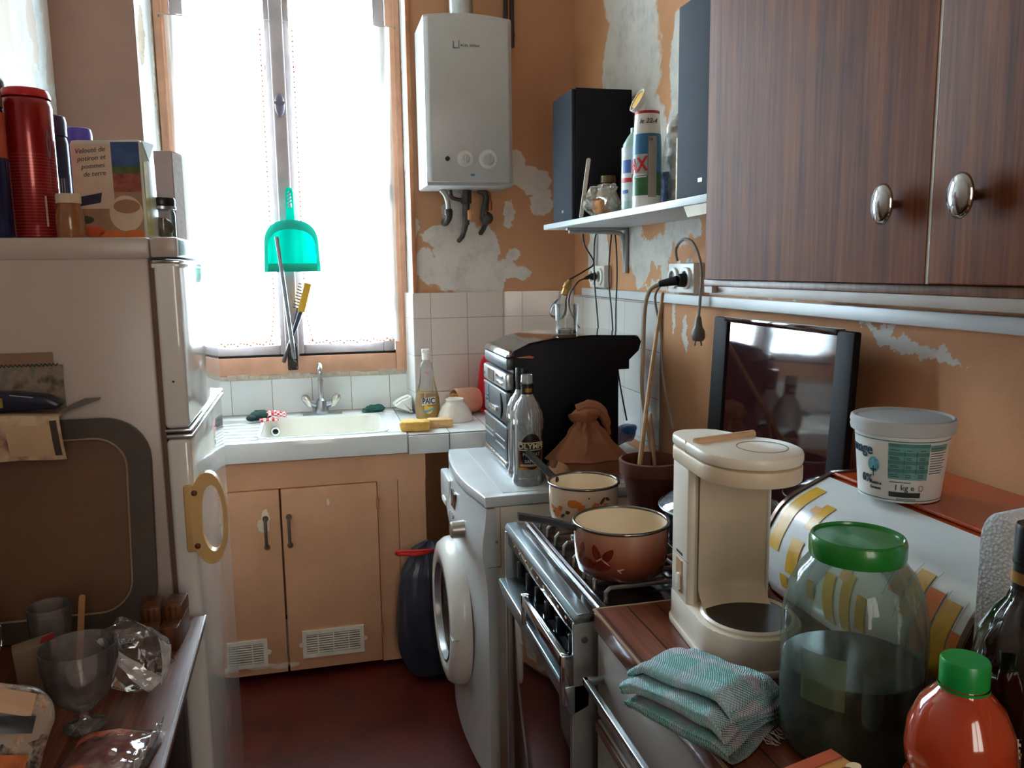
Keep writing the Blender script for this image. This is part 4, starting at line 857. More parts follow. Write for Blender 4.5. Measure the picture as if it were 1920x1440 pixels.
b=MB(); b.box((-.0135,.175,.085),(-.0115,.295,.089)); b.box((-.0135,.175,.070),(-.0115,.295,.074)); b.box((-.0135,.02,.085),(-.0115,.145,.089)); b.box((-.0135,.02,.062),(-.0115,.145,.067)); b.box((-.013,.158,.036),(-.0115,.160,.126)); obj('trim_lines',b,hsil,am)
b=MB(); b.cyl((-.004,-.002,.016),(-.004,.150,.016),.014,seg=16,bev=.003); b.cyl((-.004,.156,.016),(-.004,.307,.016),.014,seg=16,bev=.003); obj('base_roll',b,chrome,hf)
b=MB(); b.box((.03,.01,0),(.33,.295,.021)); obj('plinth',b,black_pl,hf)
b=MB(); b.prism([(.02,.338),(.07,.3335),(.075,.338),(.06,.342)],'Y',-.0012,.0005); obj('side_glint',b,chrome,hf)
# tumbler on the hi-fi
def glass_mat(): return glass_clear
t=thing('drinking_glass','empty square-based drinking glass standing on the black hi-fi','glass',(.745,2.36,1.2475))
b=MB(); b.lathe([(0,.0005),(.031,.0005),(.033,.006),(.036,.088),(.0355,.090),(.034,.088),(.0305,.016),(0,.015)],36); obj('glass_body',b,thin_glass('tumbler_glass',(.95,.97,.97,1),.75,.04,(.9,.92,.93,1)),t)
b=MB(); b.lathe([(0,.002),(.030,.002),(.030,.014),(0,.013)],30); obj('glass_base',b,thin_glass('thick_base',(.62,.66,.67,1),1.8),t)

# ---------------------------------------------------------------- bottles and bags on the washing machine
wg=thin_glass('pale_bottle_glass',(.88,.92,.93,1),1.9,.20,(.92,.95,.97,1),4)
lab_b=M('label_black','17120f',.35,var=.2,vs=40); lab_g=M('label_gold','a97c3e',.35,.4,var=.3,vs=50); lab_c=M('label_copper','6e3c26',.4,.2,var=.4,vs=60)
bprof=[(.0395,.0),(.043,.006),(.0435,.014),(.040,.030),(.0405,.045),(.041,.150),(.0435,.160),(.0445,.180),(.041,.205),(.030,.228),(.020,.242),(.0165,.255),(.0158,.275),(.0155,.300)]
def brad(h):
    for (r0,z0),(r1,z1) in zip(bprof,bprof[1:]):
        if z0<=h<=z1: return r0+(r1-r0)*(h-z0)/(z1-z0)
    return .016
def bottle(name,label,cat,loc,rz,s,glass,cap,turn,grp):
    t=thing(name,label,cat,loc,0,grp); fl=lambda a,z:1+(.045*math.sin(16*a+z*85) if .150<z<.245 else .012*math.sin(20*a-z*120) if z<.030 else 0)
    b=MB(); b.lathe([(0,.001)]+bprof+[(.0135,.300),(.0135,.256),(.028,.226),(.038,.200),(.0385,.03),(0,.012)],84,fn=fl); obj('bottle_body',b,glass,t,smooth=50)
    a=toward(loc[0],loc[1])+turn
    b=MB(); cpatch(b,brad,a-.95,a+.95,.052,.110,nu=20); obj('label_copper',b,lab_c,t)
    b=MB(); b.sheet(lambda u,v:(lambda an,h:Vector(((brad(h)+.0012)*math.cos(an),(brad(h)+.0012)*math.sin(an),h)))(a+.80*v*math.cos(2*PI*u),.098+.050*v*math.sin(2*PI*u)),32,3); obj('label_oval',b,lab_b,t)
    b=MB(); cpatch(b,brad,a-.95,a+.95,.046,.053,nu=20,off=.001); cpatch(b,brad,a-.95,a+.95,.108,.111,nu=20,off=.001); obj('label_gold_edge',b,lab_g,t)
    b=MB(); cpatch(b,brad,a-.88,a+.88,.101,.124,nu=20,off=.0018); obj('name_band',b,M('band_cream','cfc3a4',.4),t)
    b=MB(); cpatch(b,brad,a-.83,a+.83,.1035,.1215,nu=20,off=.0024); obj('name_panel',b,lab_b,t)
    text('OLYMPE',.0205,M('band_cream','cfc3a4',.4),t,lambda x,y,z:wrap(brad,a,.1125)(x,y,z+.0024),bold=.0004)
    text('MUSCAT',.0125,M('print_silver','b9b9b4',.4),t,lambda x,y,z:wrap(brad,a,.090)(x,y,z+.0012)); text('de',.006,M('print_silver','b9b9b4',.4),t,lambda x,y,z:wrap(brad,a,.0805)(x,y,z+.0012)); text('SAMOS',.0125,M('print_silver','b9b9b4',.4),t,lambda x,y,z:wrap(brad,a,.071)(x,y,z+.0012))
    b=MB(); cpatch(b,brad,a-.8,a+.8,.0565,.0625,nu=20,off=.0016); obj('gold_ribbon',b,M('band_pinkish','b98e78',.4),t)
    b=MB(); b.lathe([(.0172,.253),(.0168,.276)],28); obj('neck_label',b,lab_b,t)
    b=MB(); cpatch(b,lambda h:.0172,a-.6,a+.6,.259,.270,off=.0006); obj('neck_emblem',b,lab_g,t)
    b=MB()
    if cap: b.lathe([(.0175,.279),(.0175,.310),(.0165,.314),(0,.314)],28); obj('screw_cap',b,cap,t)
    else: b.lathe([(.0162,.282),(.0178,.284),(.0178,.288),(.0165,.290),(.0165,.303),(.0150,.306),(.0135,.304),(.0135,.285)],28); obj('screw_thread',b,glass,t)
    b=MB(); b.lathe([(.0178,.2765),(.0182,.279),(.0178,.2815)],28); obj('neck_ring',b,black_pl,t)
    if s!=1: t.scale=(s,s,s)
    return t
bottle('wine_bottle','empty uncapped clear ribbed wine bottle in front, on the washing machine','bottle',(.560,2.136,.8517),0,1.0,wg,None,.28,'ribbed wine bottles')
bottle('wine_bottle','clear ribbed wine bottle with a dark cap half behind the uncapped one','bottle',(.568,2.2275,.8517),0,1.0,wg,black_pl,.9,'ribbed wine bottles')
# brown paper bag with twisted top
pg=M('kraft_paper','9c6545',.75,var=.12,vs=12,bump=.6,bs=30)
t=thing('paper_bag','brown paper bag with a twisted top standing before the black hi-fi','bag',(.737,2.150,.8517))
def pbg(c):
    h=(c.z+1)/2
    if h<.34: w=.098+.018*math.sin(PI*h/.34); d=.055
    else: k=(h-.34)/.66; w=.098*(1-k)**1.25+.022; d=.055*(1-k)+.016
    a=math.atan2(c.y,c.x); n=max(.0,math.hypot(c.x,c.y)); e=1 if h<.02 else 1/max(.35,n)
    p=Vector((c.x*e*w if n>.01 else 0,c.y*e*d if n>.01 else 0,.002+.165*h)); fold=(.010*h+.002)*math.sin(a*7+h*3)
    return p+Vector((fold*math.cos(a),fold*math.sin(a),0))+.006*Vector((nz3(c,3,1),nz3(c,3,2),0))
b=MB(); b.blob(pbg,56,30); obj('bag_body',b,pg,t,smooth=35)
def knot(c):
    p=Vector((c.x*.040-.004,c.y*.024,.182+c.z*.026)); return crumple(p,34,.014,11)
b=MB(); b.blob(knot,26,18); b.tube([(-.03,0,.200),(0,-.004,.208),(.035,0,.196),(.058,.004,.165),(.070,.006,.120)],[.013,.018,.018,.014,.008],8,smooth=4); obj('twisted_top',b,pg,t,smooth=35)
t=thing('small_paper_bag','small pale brown paper bag between the ribbed bottle and the large paper bag','bag',(.632,2.078,.8517)); b=MB(); b.blob(lambda c:crumple(Vector((c.x*.034,c.y*.028,.001+(c.z+1)*.032)),30,.010*(c.z+1)/2,4),22,16); obj('bag_body',b,M('pale_kraft','b58a68',.75,var=.15,vs=30),t,smooth=35); b=MB(); b.blob(lambda c:crumple(Vector((-.012+c.x*.012,c.y*.012,.064+c.z*.014)),50,.006,5),14,10); obj('bag_top',b,M('bag_top_dark','7a4f38',.75),t)
# blue packet behind
t=thing('wet_wipes_packet','crumpled lilac and blue plastic packet behind the hi-fi against the wall tiles','packet',(.975,2.46,.8517),rot=(0,R(-28),.2)); b=MB(); b.blob(lambda c:crumple(Vector((.01+c.x*.050,c.y*.050,.045+c.z*.022)),26,.010,2),24,14); obj('packet_body',b,M('lilac_film','8b85a6',.35,var=.3,vs=30),t,smooth=30); b=MB(); b.blob(lambda c:crumple(Vector((.032+c.x*.030,-.01+c.y*.045,.058+c.z*.014)),26,.006,2),18,10); obj('blue_end',b,M('packet_blue','3f72b8',.3,var=.2,vs=40),t,smooth=30)

# rubbish bag beside the washer
t=thing('rubbish_bag','full dark blue rubbish bag with a red drawstring beside the washing machine','bag',(.362,2.738,0))
bgm=M('bin_bag','262d3d',.30,var=.2,vs=10,bump=.5,bs=25)
def rb(c):
    h=(c.z+1)/2; a=math.atan2(c.y,c.x); n=math.hypot(c.x,c.y)
    w=.115*(.80+.35*math.sin(PI*min(1,h*1.15))) ; w=w*(1 if h<.8 else 1-.45*(h-.8)/.2)
    e=1/max(.45,n) if n>.01 else 0
    p=Vector((c.x*e*w,c.y*e*w*.68,.002+.50*h)); fo=.006*math.sin(a*11+h*4)*h+.012*nz3(c,1.8,3)
    return p+Vector((fo*math.cos(a),fo*math.sin(a),.006*nz3(c,3,6)*h))
b=MB(); b.blob(rb,56,34); obj('bag_body',b,bgm,t,smooth=45)
b=MB(); b.tube([(.0,-.05,.485),(-.05,-.085,.498),(-.115,-.095,.505),(-.128,-.085,.500),(-.120,-.075,.488),(-.05,-.07,.482),(.0,-.04,.48)],.0055,6,smooth=5); obj('drawstring',b,M('drawstring_red','d0261f',.4),t)

# ---------------------------------------------------------------- cooker
ck=thing('gas_cooker','steel-edged gas cooker with dark hob and raised brown lid','cooker',(.425,1.31,0))
enam=M('hob_brown','241a18',.18,var=.2,coat=.5); stl=M('cooker_steel','9fb0b8',.25,.85,var=.05); dkp=M('panel_brown','2a1d18',.15,coat=.6)
D,Wc,H=.52,.54,.835
b=MB(); b.box((.060,.002,.04),(D,Wc-.002,H-.012),.003); b.box((.06,.03,0),(D-.02,Wc-.03,.04)); obj('body',b,M('cooker_side','8f9394',.35,.5),ck)
b=MB(); b.box((.02,.0,H-.014),(D,Wc,H-.002),.003); obj('hob',b,enam,ck)
b=MB(); b.prism([(0,H-.010),(.006,H),(.030,H+.002),(.034,H-.004),(.030,H-.016),(.002,H-.020)],'Y',-.001,Wc+.001,.001); obj('front_edge',b,stl,ck)
b=MB(); b.tube([(.050,.004,H+.003),(.050,Wc-.004,H+.003)],.004,8); b.tube([(.064,.004,H+.001),(.064,Wc-.004,H+.001)],.0028,8); obj('edge_rails',b,chrome,ck)
b=MB(); b.box((.006,.004,H-.050),(.035,Wc-.004,H-.018),.002); obj('upper_panel',b,dkp,ck)
b=MB(); b.box((.050,.004,.690),(.060,Wc-.004,H-.046),.002); obj('control_panel',b,dkp,ck)
for y in (0,Wc-.010):
    b=MB(); b.box((.0,y,.02),(.062,y+.010,H-.018),.002); obj('side_post',b,M('post_steel','93999a',.4,.5),ck)
b=MB(); b.cyl((.020,-.0005,.785),(.020,-.003,.785),.006,seg=14); obj('post_screw',b,steel,ck)
b=MB()
for k in range(9): y=.06+k*.05; b.box((.0052,y,H-.036),(.0065,y+.010,H-.032))
for k in range(12): y=.30+k*.016; b.box((.0052,y,H-.028),(.0065,y+.010,H-.0235))
obj('panel_marks',b,M('marks_gold','b59a6c',.4),ck)
for k in range(6):
    y=.055+k*.078; b=MB(); z=.752; b.cyl((.050,y,z),(.024,y,z),.021,.018,seg=22,bev=.003); b.box((.008,y-.005,z-.020),(.026,y+.005,z+.020),.002); kn=obj('knob',b,black_pl,ck); b=MB(); b.box((.007,y-.001,z+.008),(.009,y+.001,z+.020)); obj('pointer',b,chrome,kn)
b=MB(); b.box((.004,.012,.16),(.030,Wc-.012,.655),.004); ov=obj('oven_door',b,M('oven_glass','1c100d',.07,var=.1,coat=1),ck)
b=MB(); b.box((.002,Wc-.060,.16),(.028,Wc-.012,.655),.003); b.box((.002,.012,.16),(.028,.030,.655),.003); obj('door_border',b,M('door_border_brown','5c4a40',.3,.3),ov)
b=MB(); b.prism([(.032,.700),(-.016,.698),(-.018,.692),(-.004,.640),(.030,.655)],'Y',.0,Wc,.002); obj('door_flange',b,stl,ov)
b=MB(); b.box((-.022,.004,.732),(-.002,.300,.756),.002); b.box((-.022,.002,.660),(.004,.018,.757),.002); b.box((-.022,.286,.690),(.004,.302,.757),.002); obj('door_handle',b,chrome,ov)
b=MB(); b.box((.006,.012,.045),(.030,Wc-.012,.150),.004); obj('lower_drawer',b,M('drawer_steel','8d9498',.3,.7),ck)
for g0,label in ((0,''),(1,'')):
    b=MB()
    for k in range(4):
        y=.035+.0625*k+g0*.258; z=H+.027
        b.tube([(.074,y,H-.001),(.074,y,z-.008),(.082,y,z),(.10,y,z),(D-.06,y,z),(D-.045,y,z),(D-.038,y,z-.008),(D-.038,y,H-.001)],.0044,8)
    b.tube([(.25,.030+g0*.258,H+.022),(.25,.225+g0*.258,H+.022)],.0038,8); b.tube([(.36,.030+g0*.258,H+.022),(.36,.225+g0*.258,H+.022)],.0038,8)
    obj('pan_support',b,M('grate_iron','9a938d',.3,.8),ck)
for x,y in ((.17,.14),(.17,.40),(.37,.14),(.37,.40)):
    b=MB(); b.lathe([(0,H-.003),(.045,H-.003),(.045,H+.004),(.034,H+.010),(.034,H+.016),(0,H+.017)],26,Matrix.Translation((x,y,0))); obj('burner',b,M('burner_alu','8d8c8a',.4,.6),ck)
lidm=M('lid_brown','33191a',.05,var=.15,vs=3,coat=1); lde=M('lid_edge','120d0e',.65,spec=.2)
b=MB(); b.prism([(.530,H+.012),(.537,H+.012),(.560,1.318),(.553,1.318)],'Y',.01,Wc-.01); ld=obj('lid',b,lidm,ck,smooth=None)
for y0,y1 in ((-.002,.052),(Wc-.062,Wc+.004)):
    b=MB(); b.prism([(.524,H+.010),(.541,H+.010),(.564,1.322),(.547,1.322)],'Y',y0,y1,.004); obj('lid_side_band',b,lde,ld)
b=MB(); b.prism([(.545,1.312),(.567,1.312),(.567,1.325),(.543,1.325)],'Y',.05,Wc-.05,.003); obj('lid_top_rim',b,lidm,ld)
for y in (.08,Wc-.08):
    b=MB(); b.cyl((.528,y-.03,H+.005),(.528,y+.03,H+.005),.007,seg=12); obj('lid_hinge',b,steel,ck)

# saucepans
def pan_body(t,R_,h,outm,rims):
    b=MB(); b.lathe([(0,0),(R_*.80,0),(R_*.90,.006),(R_*.975,h*.30),(R_,h*.65),(R_*.99,h-.003)],56); obj('pan_body',b,outm,t,smooth=50)
    b=MB(); b.lathe([(R_*.97,h-.002),(R_*.96,h*.6),(R_*.90,h*.2),(R_*.82,.008),(0,.006)],56); obj('interior',b,M('pan_interior','ead9c0',.25,var=.04,coat=.3),t,smooth=50)
    b=MB(); b.tube([(R_*math.cos(k*PI/24),R_*math.sin(k*PI/24),h) for k in range(48)],.0032,10,closed=True); obj('rim',b,rims,t)
rimm=M('pan_rim_steel','7f7c78',.15,.9)
zp=.8665
br=NT('pan_rust'); o_=br.obj(); sp=br.n('ShaderNodeSeparateXYZ'); br.l(o_,sp.inputs[0]); br=br.done(br.bsdf(br.ramp(br.math('MULTIPLY',sp.outputs[2],10.2),[(.0,lin('4a1d16')),(.45,lin('8a4a36')),(.95,lin('b5826a'))]),.2,coat=.5))
def handle(t,a,r0,pts,w):
    b=MB()
    d=Vector((math.cos(a),math.sin(a),0)); s=Vector((-math.sin(a),math.cos(a),0)); P=spline([Vector((r,0,z)) for r,z in pts],6)
    tb=bmesh.new(); rows=[]
    for i,p in enumerate(P):
        f=i/(len(P)-1); ww=w*(.55+.45*min(1,f*2)); th=.007; c=d*p.x+Vector((0,0,p.z))
        rows.append([tb.verts.new(c+s*x+Vector((0,0,z))) for x,z in ((-ww,0),(-ww*.6,th),(ww*.6,th),(ww,0),(ww*.6,-th*.7),(-ww*.6,-th*.7))])
    for A,B in zip(rows,rows[1:]):
        for k in range(6): tb.faces.new((A[k],A[(k+1)%6],B[(k+1)%6],B[k]))
    tb.faces.new(rows[0]); tb.faces.new(rows[-1]); bmesh.ops.recalc_face_normals(tb,faces=tb.faces[:]); b.add(tb)
    return obj('handle',b,M('bakelite','2a2f33',.35,var=.15),t,smooth=35)
def patch(mb,R_,h,prof,a,z,pts,off=.0012):
    """flat motif (dx,dz outline) laid on the pan wall"""
    tb=bmesh.new(); vs=[]
    for dx,dz in pts:
        r=prof(z+dz)+off; an=a+dx/r; vs.append(tb.verts.new((r*math.cos(an),r*math.sin(an),z+dz)))
    c=tb.verts.new(((prof(z)+off)*math.cos(a),(prof(z)+off)*math.sin(a),z))
    for i in range(len(vs)): tb.faces.new((vs[i],vs[(i+1)%len(vs)],c))
    mb.add(tb)
def leaf(l,w,rot,n=12):
    o=[]
    for k in range(n):
        a=2*PI*k/n; x=l*.5*math.cos(a); y=w*.5*math.sin(a)*(1-.3*math.cos(a)); o.append((x*math.cos(rot)-y*math.sin(rot),x*math.sin(rot)+y*math.cos(rot)))
    return o
def prof_of(R_,h):
    P=[(R_*.80,0),(R_*.90,.006),(R_*.975,h*.30),(R_,h*.65),(R_*.99,h)]
    def f(z):
        for (r0,z0),(r1,z1) in zip(P,P[1:]):
            if z<=z1: return r0+(r1-r0)*(z-z0)/(z1-z0)
        return R_
    return f
t=thing('saucepan','rust brown enamel saucepan with flower pattern on the near burner','saucepan',(.556,1.418,zp),0,'enamel saucepans on the cooker')
pan_body(t,.0905,.098,br,rimm); handle(t,toward(.556,1.418)-1.30+.0,.09,[(.086,.088),(.105,.092),(.14,.103),(.20,.116)],.013)
fa=toward(.556,1.418); pf=prof_of(.0905,.098)
b=MB(); patch(b,0,0,pf,fa-.52,.060,leaf(.030,.016,1.9)); patch(b,0,0,pf,fa-.25,.058,leaf(.030,.016,.9)); patch(b,0,0,pf,fa-.90,.062,leaf(.022,.014,1.4)); patch(b,0,0,pf,fa-.38,.036,leaf(.034,.022,.1)); patch(b,0,0,pf,fa-.72,.035,leaf(.034,.020,-.2)); patch(b,0,0,pf,fa-.98,.045,leaf(.02,.012,.8)); obj('flower_print',b,M('print_dark_red','6a2318',.25,var=.3,vs=60),t,smooth=None)
b=MB(); patch(b,0,0,pf,fa-.30,.043,leaf(.020,.003,-.6)); patch(b,0,0,pf,fa-.45,.047,leaf(.016,.003,.6)); patch(b,0,0,pf,fa+.02,.032,leaf(.012,.003,.3)); patch(b,0,0,pf,fa-.02,.028,leaf(.012,.003,-.8)); obj('stem_print',b,M('print_pale_pink','c79c86',.3),t,smooth=None)
t=thing('saucepan','cream enamel saucepan with orange flowers on the far burner','saucepan',(.580,1.712,zp),0,'enamel saucepans on the cooker')
pan_body(t,.0795,.098,M('pan_cream','e0cdb4',.22,var=.06,coat=.4),rimm); handle(t,toward(.580,1.712)-2.2,.08,[(.076,.088),(.09,.094),(.12,.112),(.165,.140)],.012)
fa=toward(.580,1.712); pf=prof_of(.0795,.098)
b=MB()
for a_,z,l,w,r in ((-.25,.066,.034,.018,0),(-.05,.058,.020,.014,.6),(-.85,.040,.020,.022,0),(-.70,.052,.014,.012,.8),(-1.05,.05,.012,.01,.2),(.35,.062,.018,.014,.4),(.65,.060,.016,.012,.2)): patch(b,0,0,pf,fa+a_,z,leaf(l,w,r))
obj('flower_print',b,M('print_orange','cf7a2e',.3,var=.2,vs=60),t,smooth=None)
b=MB()
for a_,z,l,w,r in ((.55,.072,.020,.008,.9),(.72,.074,.014,.007,-.5),(-.45,.045,.012,.008,.2),(.15,.08,.004,.004,0),(-.62,.036,.014,.007,.7),(-.98,.04,.008,.006,0)): patch(b,0,0,pf,fa+a_,z,leaf(l,w,r))
obj('leaf_print',b,M('print_darkbrown','57402a',.3,var=.2),t,smooth=None)

# terracotta flower pot with two sticks
t=thing('flower_pot','brown terracotta pot holding sticks at the back of the cooker','flower pot',(.765,1.757,.8665)); tc=M('terracotta_brown','5f2f22',.5,var=.15,vs=14)
b=MB(); b.lathe([(0,0),(.048,0),(.068,.092),(.075,.094),(.077,.126),(.071,.128),(.068,.096),(.048,.012),(0,.012)],40); obj('pot',b,tc,t); b=MB(); b.lathe([(0,.095),(.067,.095)],30); obj('soil',b,M('soil_dark','1a1210',.9,var=.4,vs=60),t)
b=MB(); b.tube([(.745,1.785,.955),(.83,1.92,1.16),(.925,2.06,1.375)],[.0065,.006,.005],8,smooth=5); o=obj('wooden_stick',b,M('stick_pale','b08b62',.6,var=.15,vs=40),None); tag(o,'long pale wooden stick leaning from the brown pot up to the sockets','stick')
b=MB(); b.tube([(.792,1.795,.955),(.800,1.83,1.02),(.802,1.85,1.075),(.806,1.853,1.085)],[.005,.0048,.004],8,smooth=4); o=obj('wooden_stick',b,M('stick_tan','9c7450',.6,var=.15,vs=40),None); tag(o,'short wooden stick in the brown pot beside the long one','stick')
# dark pot with a clear glass lid behind the coffee machine
t=thing('stock_pot','dark blue pot with a clear glass lid behind the coffee maker','pot',(.812,1.505,zp)); b=MB(); b.lathe([(0,0),(.100,0),(.112,.01),(.116,.075),(.120,.078),(.116,.080),(.108,.012),(0,.008)],48); obj('pot_body',b,M('pot_navy','171a2c',.2,coat=.4),t)
b=MB(); b.lathe([(.124,.079),(.126,.083),(.118,.092),(.095,.108),(.055,.124),(.02,.131),(0,.132)],48); gl=obj('glass_lid',b,thin_glass('lid_glass',(.78,.84,.88,1),2.2,.3,(.5,.58,.66,1)),t)
b=MB(); b.tube([(.125*math.cos(k*PI/24),.125*math.sin(k*PI/24),.081) for k in range(48)],.003,8,closed=True); obj('lid_rim',b,steel,gl); b=MB(); b.lathe([(0,.130),(.010,.131),(.010,.140),(.019,.147),(.019,.155),(0,.159)],24); obj('lid_knob',b,black_pl,gl)
# ---------------------------------------------------------------- base cabinet with wood worktop
ctw=wood('counter_wood','4d2519','6b3826','84503a','Y',1.0,.30,coat=.25,planks=.052)
bc=thing('base_cabinet','grey base cabinet with a wood-grain worktop and steel bar handles','cabinet',(.455,.12,0))
Lc=1.15
b=MB(); b.box((-.006,0,.822),(.592,Lc,.860),.003); obj('worktop',b,ctw,bc)
b=MB(); b.box((-.008,0,.8575),(-.0035,Lc,.8605)); b.box((-.004,Lc-.002,.8575),(.59,Lc+.0015,.8605)); obj('edge_trim',b,M('edge_trim_pale','b29a80',.35,.3),bc)
cgm=M('cabinet_grey','9a938c',.45,var=.04); b=MB(); b.box((.020,.004,.06),(.59,Lc-.004,.822)); b.box((.06,.01,0),(.58,Lc-.01,.06)); obj('carcass',b,cgm,bc)
for (y0,y1,z0,z1,h) in ((.62,Lc-.003,.665,.815,True),(.62,Lc-.003,.07,.655,False),(.003,.61,.665,.815,True),(.003,.61,.07,.655,False)):
    b=MB(); b.box((.0,y0,z0),(.020,y1,z1),.003); d=obj('drawer' if h else 'door',b,cgm,bc)
    b=MB(); 
    if h:
        ym=(y0+y1)/2; hh=.24 if y0>.5 else .2; zz=.745 if y0>.5 else .745
        b.box((-.036,ym-hh,zz-.006),(-.026,ym+hh,zz+.006),.002)
        for q in (ym-hh,ym+hh-.012): b.box((-.036,q,zz-.006),(.002,q+.012,zz+.006),.002)
    else: b.box((-.006,y0+.003,z1-.018),(.0,y1-.003,z1-.002),.002)
    obj('handle' if h else 'grip_strip',b,M('bar_steel','b4b9bb',.22,.95) if h else M('strip_brown','6a4a3a',.4),d)

# coffee maker
cm=thing('coffee_maker','cream filter coffee maker without its jug on the wood worktop','coffee maker',(.624,1.105,.8605),R(-6)); cm.scale=(.93,1.0,.945)
cmm=M('coffee_cream','ebe2d2',.32,var=.03); cmf=M('coffee_beige','dcc8ac',.4,var=.04)
def dshape(x0,x1,yb,yf,r,n=16,rb=.02):
    """plan outline: straight back with rounded corners, half-round front (front = -y)"""
    o=[]; cx=(x0+x1)/2; w=(x1-x0)/2
    for k in range(5): a=R(0+90*k/4); o.append((x1-rb+rb*math.cos(a),yb-rb+rb*math.sin(a)))
    for k in range(5): a=R(90+90*k/4); o.append((x0+rb+rb*math.cos(a),yb-rb+rb*math.sin(a)))
    for k in range(n+1): a=PI+PI*k/n; o.append((cx+w*math.cos(a),yf+w*math.sin(a)))
    return o
def drop(x0,x1,yb,yf):
    o=[]; cx=(x0+x1)/2; w=(x1-x0)/2; rb=.034
    o+=[(x0+.088,yb-.012),(x0+.070,yb-.002)]
    for k in range(7): a=R(90+90*k/6); o.append((x0+rb+rb*math.cos(a),yb-rb+rb*math.sin(a)))
    for k in range(27): a=PI+(PI+R(52))*k/26; o.append((cx+w*math.cos(a),yf+w*math.sin(a)))
    return o
b=MB(); base=drop(-.082,.086,.105,-.048); b.prism(base,'Z',.0,.062,.006); b.prism(drop(-.085,.089,.107,-.048),'Z',0,.012,.003); obj('base',b,cmm,cm)
b=MB(); b.lathe([(.074,.058),(.076,.066),(.072,.069),(.067,.066),(.067,.060)],44,Matrix.Translation((.003,-.048,0))); obj('plate_ring',b,cmm,cm)
b=MB(); b.lathe([(0,.062),(.066,.062),(.068,.0655),(0,.0655)],40,Matrix.Translation((.003,-.048,0))); obj('hot_plate',b,M('hotplate_dark','221c1a',.35,.3),cm)
# column with hollow front
col=[(.010,.100),(-.060,.100),(-.080,.080),(-.080,.010)]+[(-.074+.0,.004)]
for k in range(0,11): a=PI-PI*k/10; col.append((-.004+.064*math.cos(a),.004+.018*math.sin(a)))
col+=[(.066,.006),(.060,.030)]
b=MB(); b.prism(col,'Z',.05,.30,.003); obj('column',b,cmm,cm,smooth=45)
b=MB()
b.sheet(lambda u,v:Vector((-.062+.118*u,.0010+.018*math.sin(PI*(.04+.92*u))-.026*(max(0,.12-v)/.12)**2,.066+.228*v)),20,20); obj('column_front',b,cmf,cm,smooth=80)
b=MB(); b.prism(drop(-.082,.082,.107,-.040),'Z',.292,.318,.004); obj('filter_head',b,cmf,cm)
b=MB(); b.prism(drop(-.083,.083,.108,-.040),'Z',.3195,.339,.006); hd=obj('lid',b,cmm,cm)
b=MB(); b.tube([(-.074,-.002,.341),(.046,.040,.341)],.0065,10); b.box((-.083,.018,.3185),(-.0815,.020,.340)); obj('lid_hinge_bar',b,M('bar_peach','d9b28c',.4),hd)
b=MB(); b.ring([(.020+.040*math.cos(k*PI/20),-.045+.040*math.sin(k*PI/20)) for k in range(40)],[(.020+.0385*math.cos(k*PI/20),-.045+.0385*math.sin(k*PI/20)) for k in range(40)],'Z',.3385,.3397); obj('lid_groove',b,M('groove_grey','8f8576',.6),hd)
b=MB(); b.prism([(.030,.072),(.056,.072),(.056,.128),(.030,.128)],'X',-.0815,-.079,.0); sw=obj('switch_well',b,M('switch_tan','b88d66',.4),cm)
b=MB(); b.prism([(.034,.076),(.048,.076),(.044,.104),(.036,.104)],'X',-.086,-.080,.001); obj('rocker_switch',b,white_pl,sw)
b=MB(); b.box((-.0805,.004,.1335),(-.0798,.102,.1345)); obj('seam_line',b,M('groove_grey','8f8576',.6),cm)
b=MB(); b.box((-.0806,.030,.137),(-.0799,.058,.1415)); obj('maker_mark',b,M('print_darkgrey','4a4248',.6),cm)

# large jar with green lid
jr=thing('glass_jar','large glass jar with a green lid and dark liquid in the lower half','jar',(.618,.808,.8605)); jr.scale=(.925,.925,.98)
JH=[(.070,.0),(.084,.006),(.0885,.020),(.090,.08),(.0905,.145),(.089,.175),(.083,.205),(.072,.228),(.060,.243),(.0535,.250),(.0525,.262)]
b=MB(); b.lathe([(0,.003)]+JH,64); obj('jar_glass',b,thin_glass('jar_green_glass',(.86,.95,.90,1),0.6,.06,(.62,.85,.72,1)),jr,smooth=60)
b=MB(); b.lathe([(0,.006),(.068,.006),(.082,.010),(.0865,.021),(.088,.08),(.088,.112),(0,.112)],56); obj('dark_liquid',b,M('vinegar_dark','0a0809',.12,var=.1,coat=.1,spec=.25),jr)
b=MB(); b.lathe([(.0889,.085),(.0889,.148)],40,a0=3.35,a1=4.0); obj('torn_label',b,translucent('label_trace','9db08c',.3,.45),jr)
b=MB(); b.lathe([(.0525,.246),(.058,.247),(.0595,.252),(.0595,.268),(.0575,.272),(.054,.2735),(.053,.271),(0,.271)],56); b.tube([(.0555*math.cos(k*PI/24),.0555*math.sin(k*PI/24),.272) for k in range(48)],.0022,8,closed=True); obj('lid',b,M('jar_lid_green','1f7a2c',.25,var=.05,coat=.3),jr)

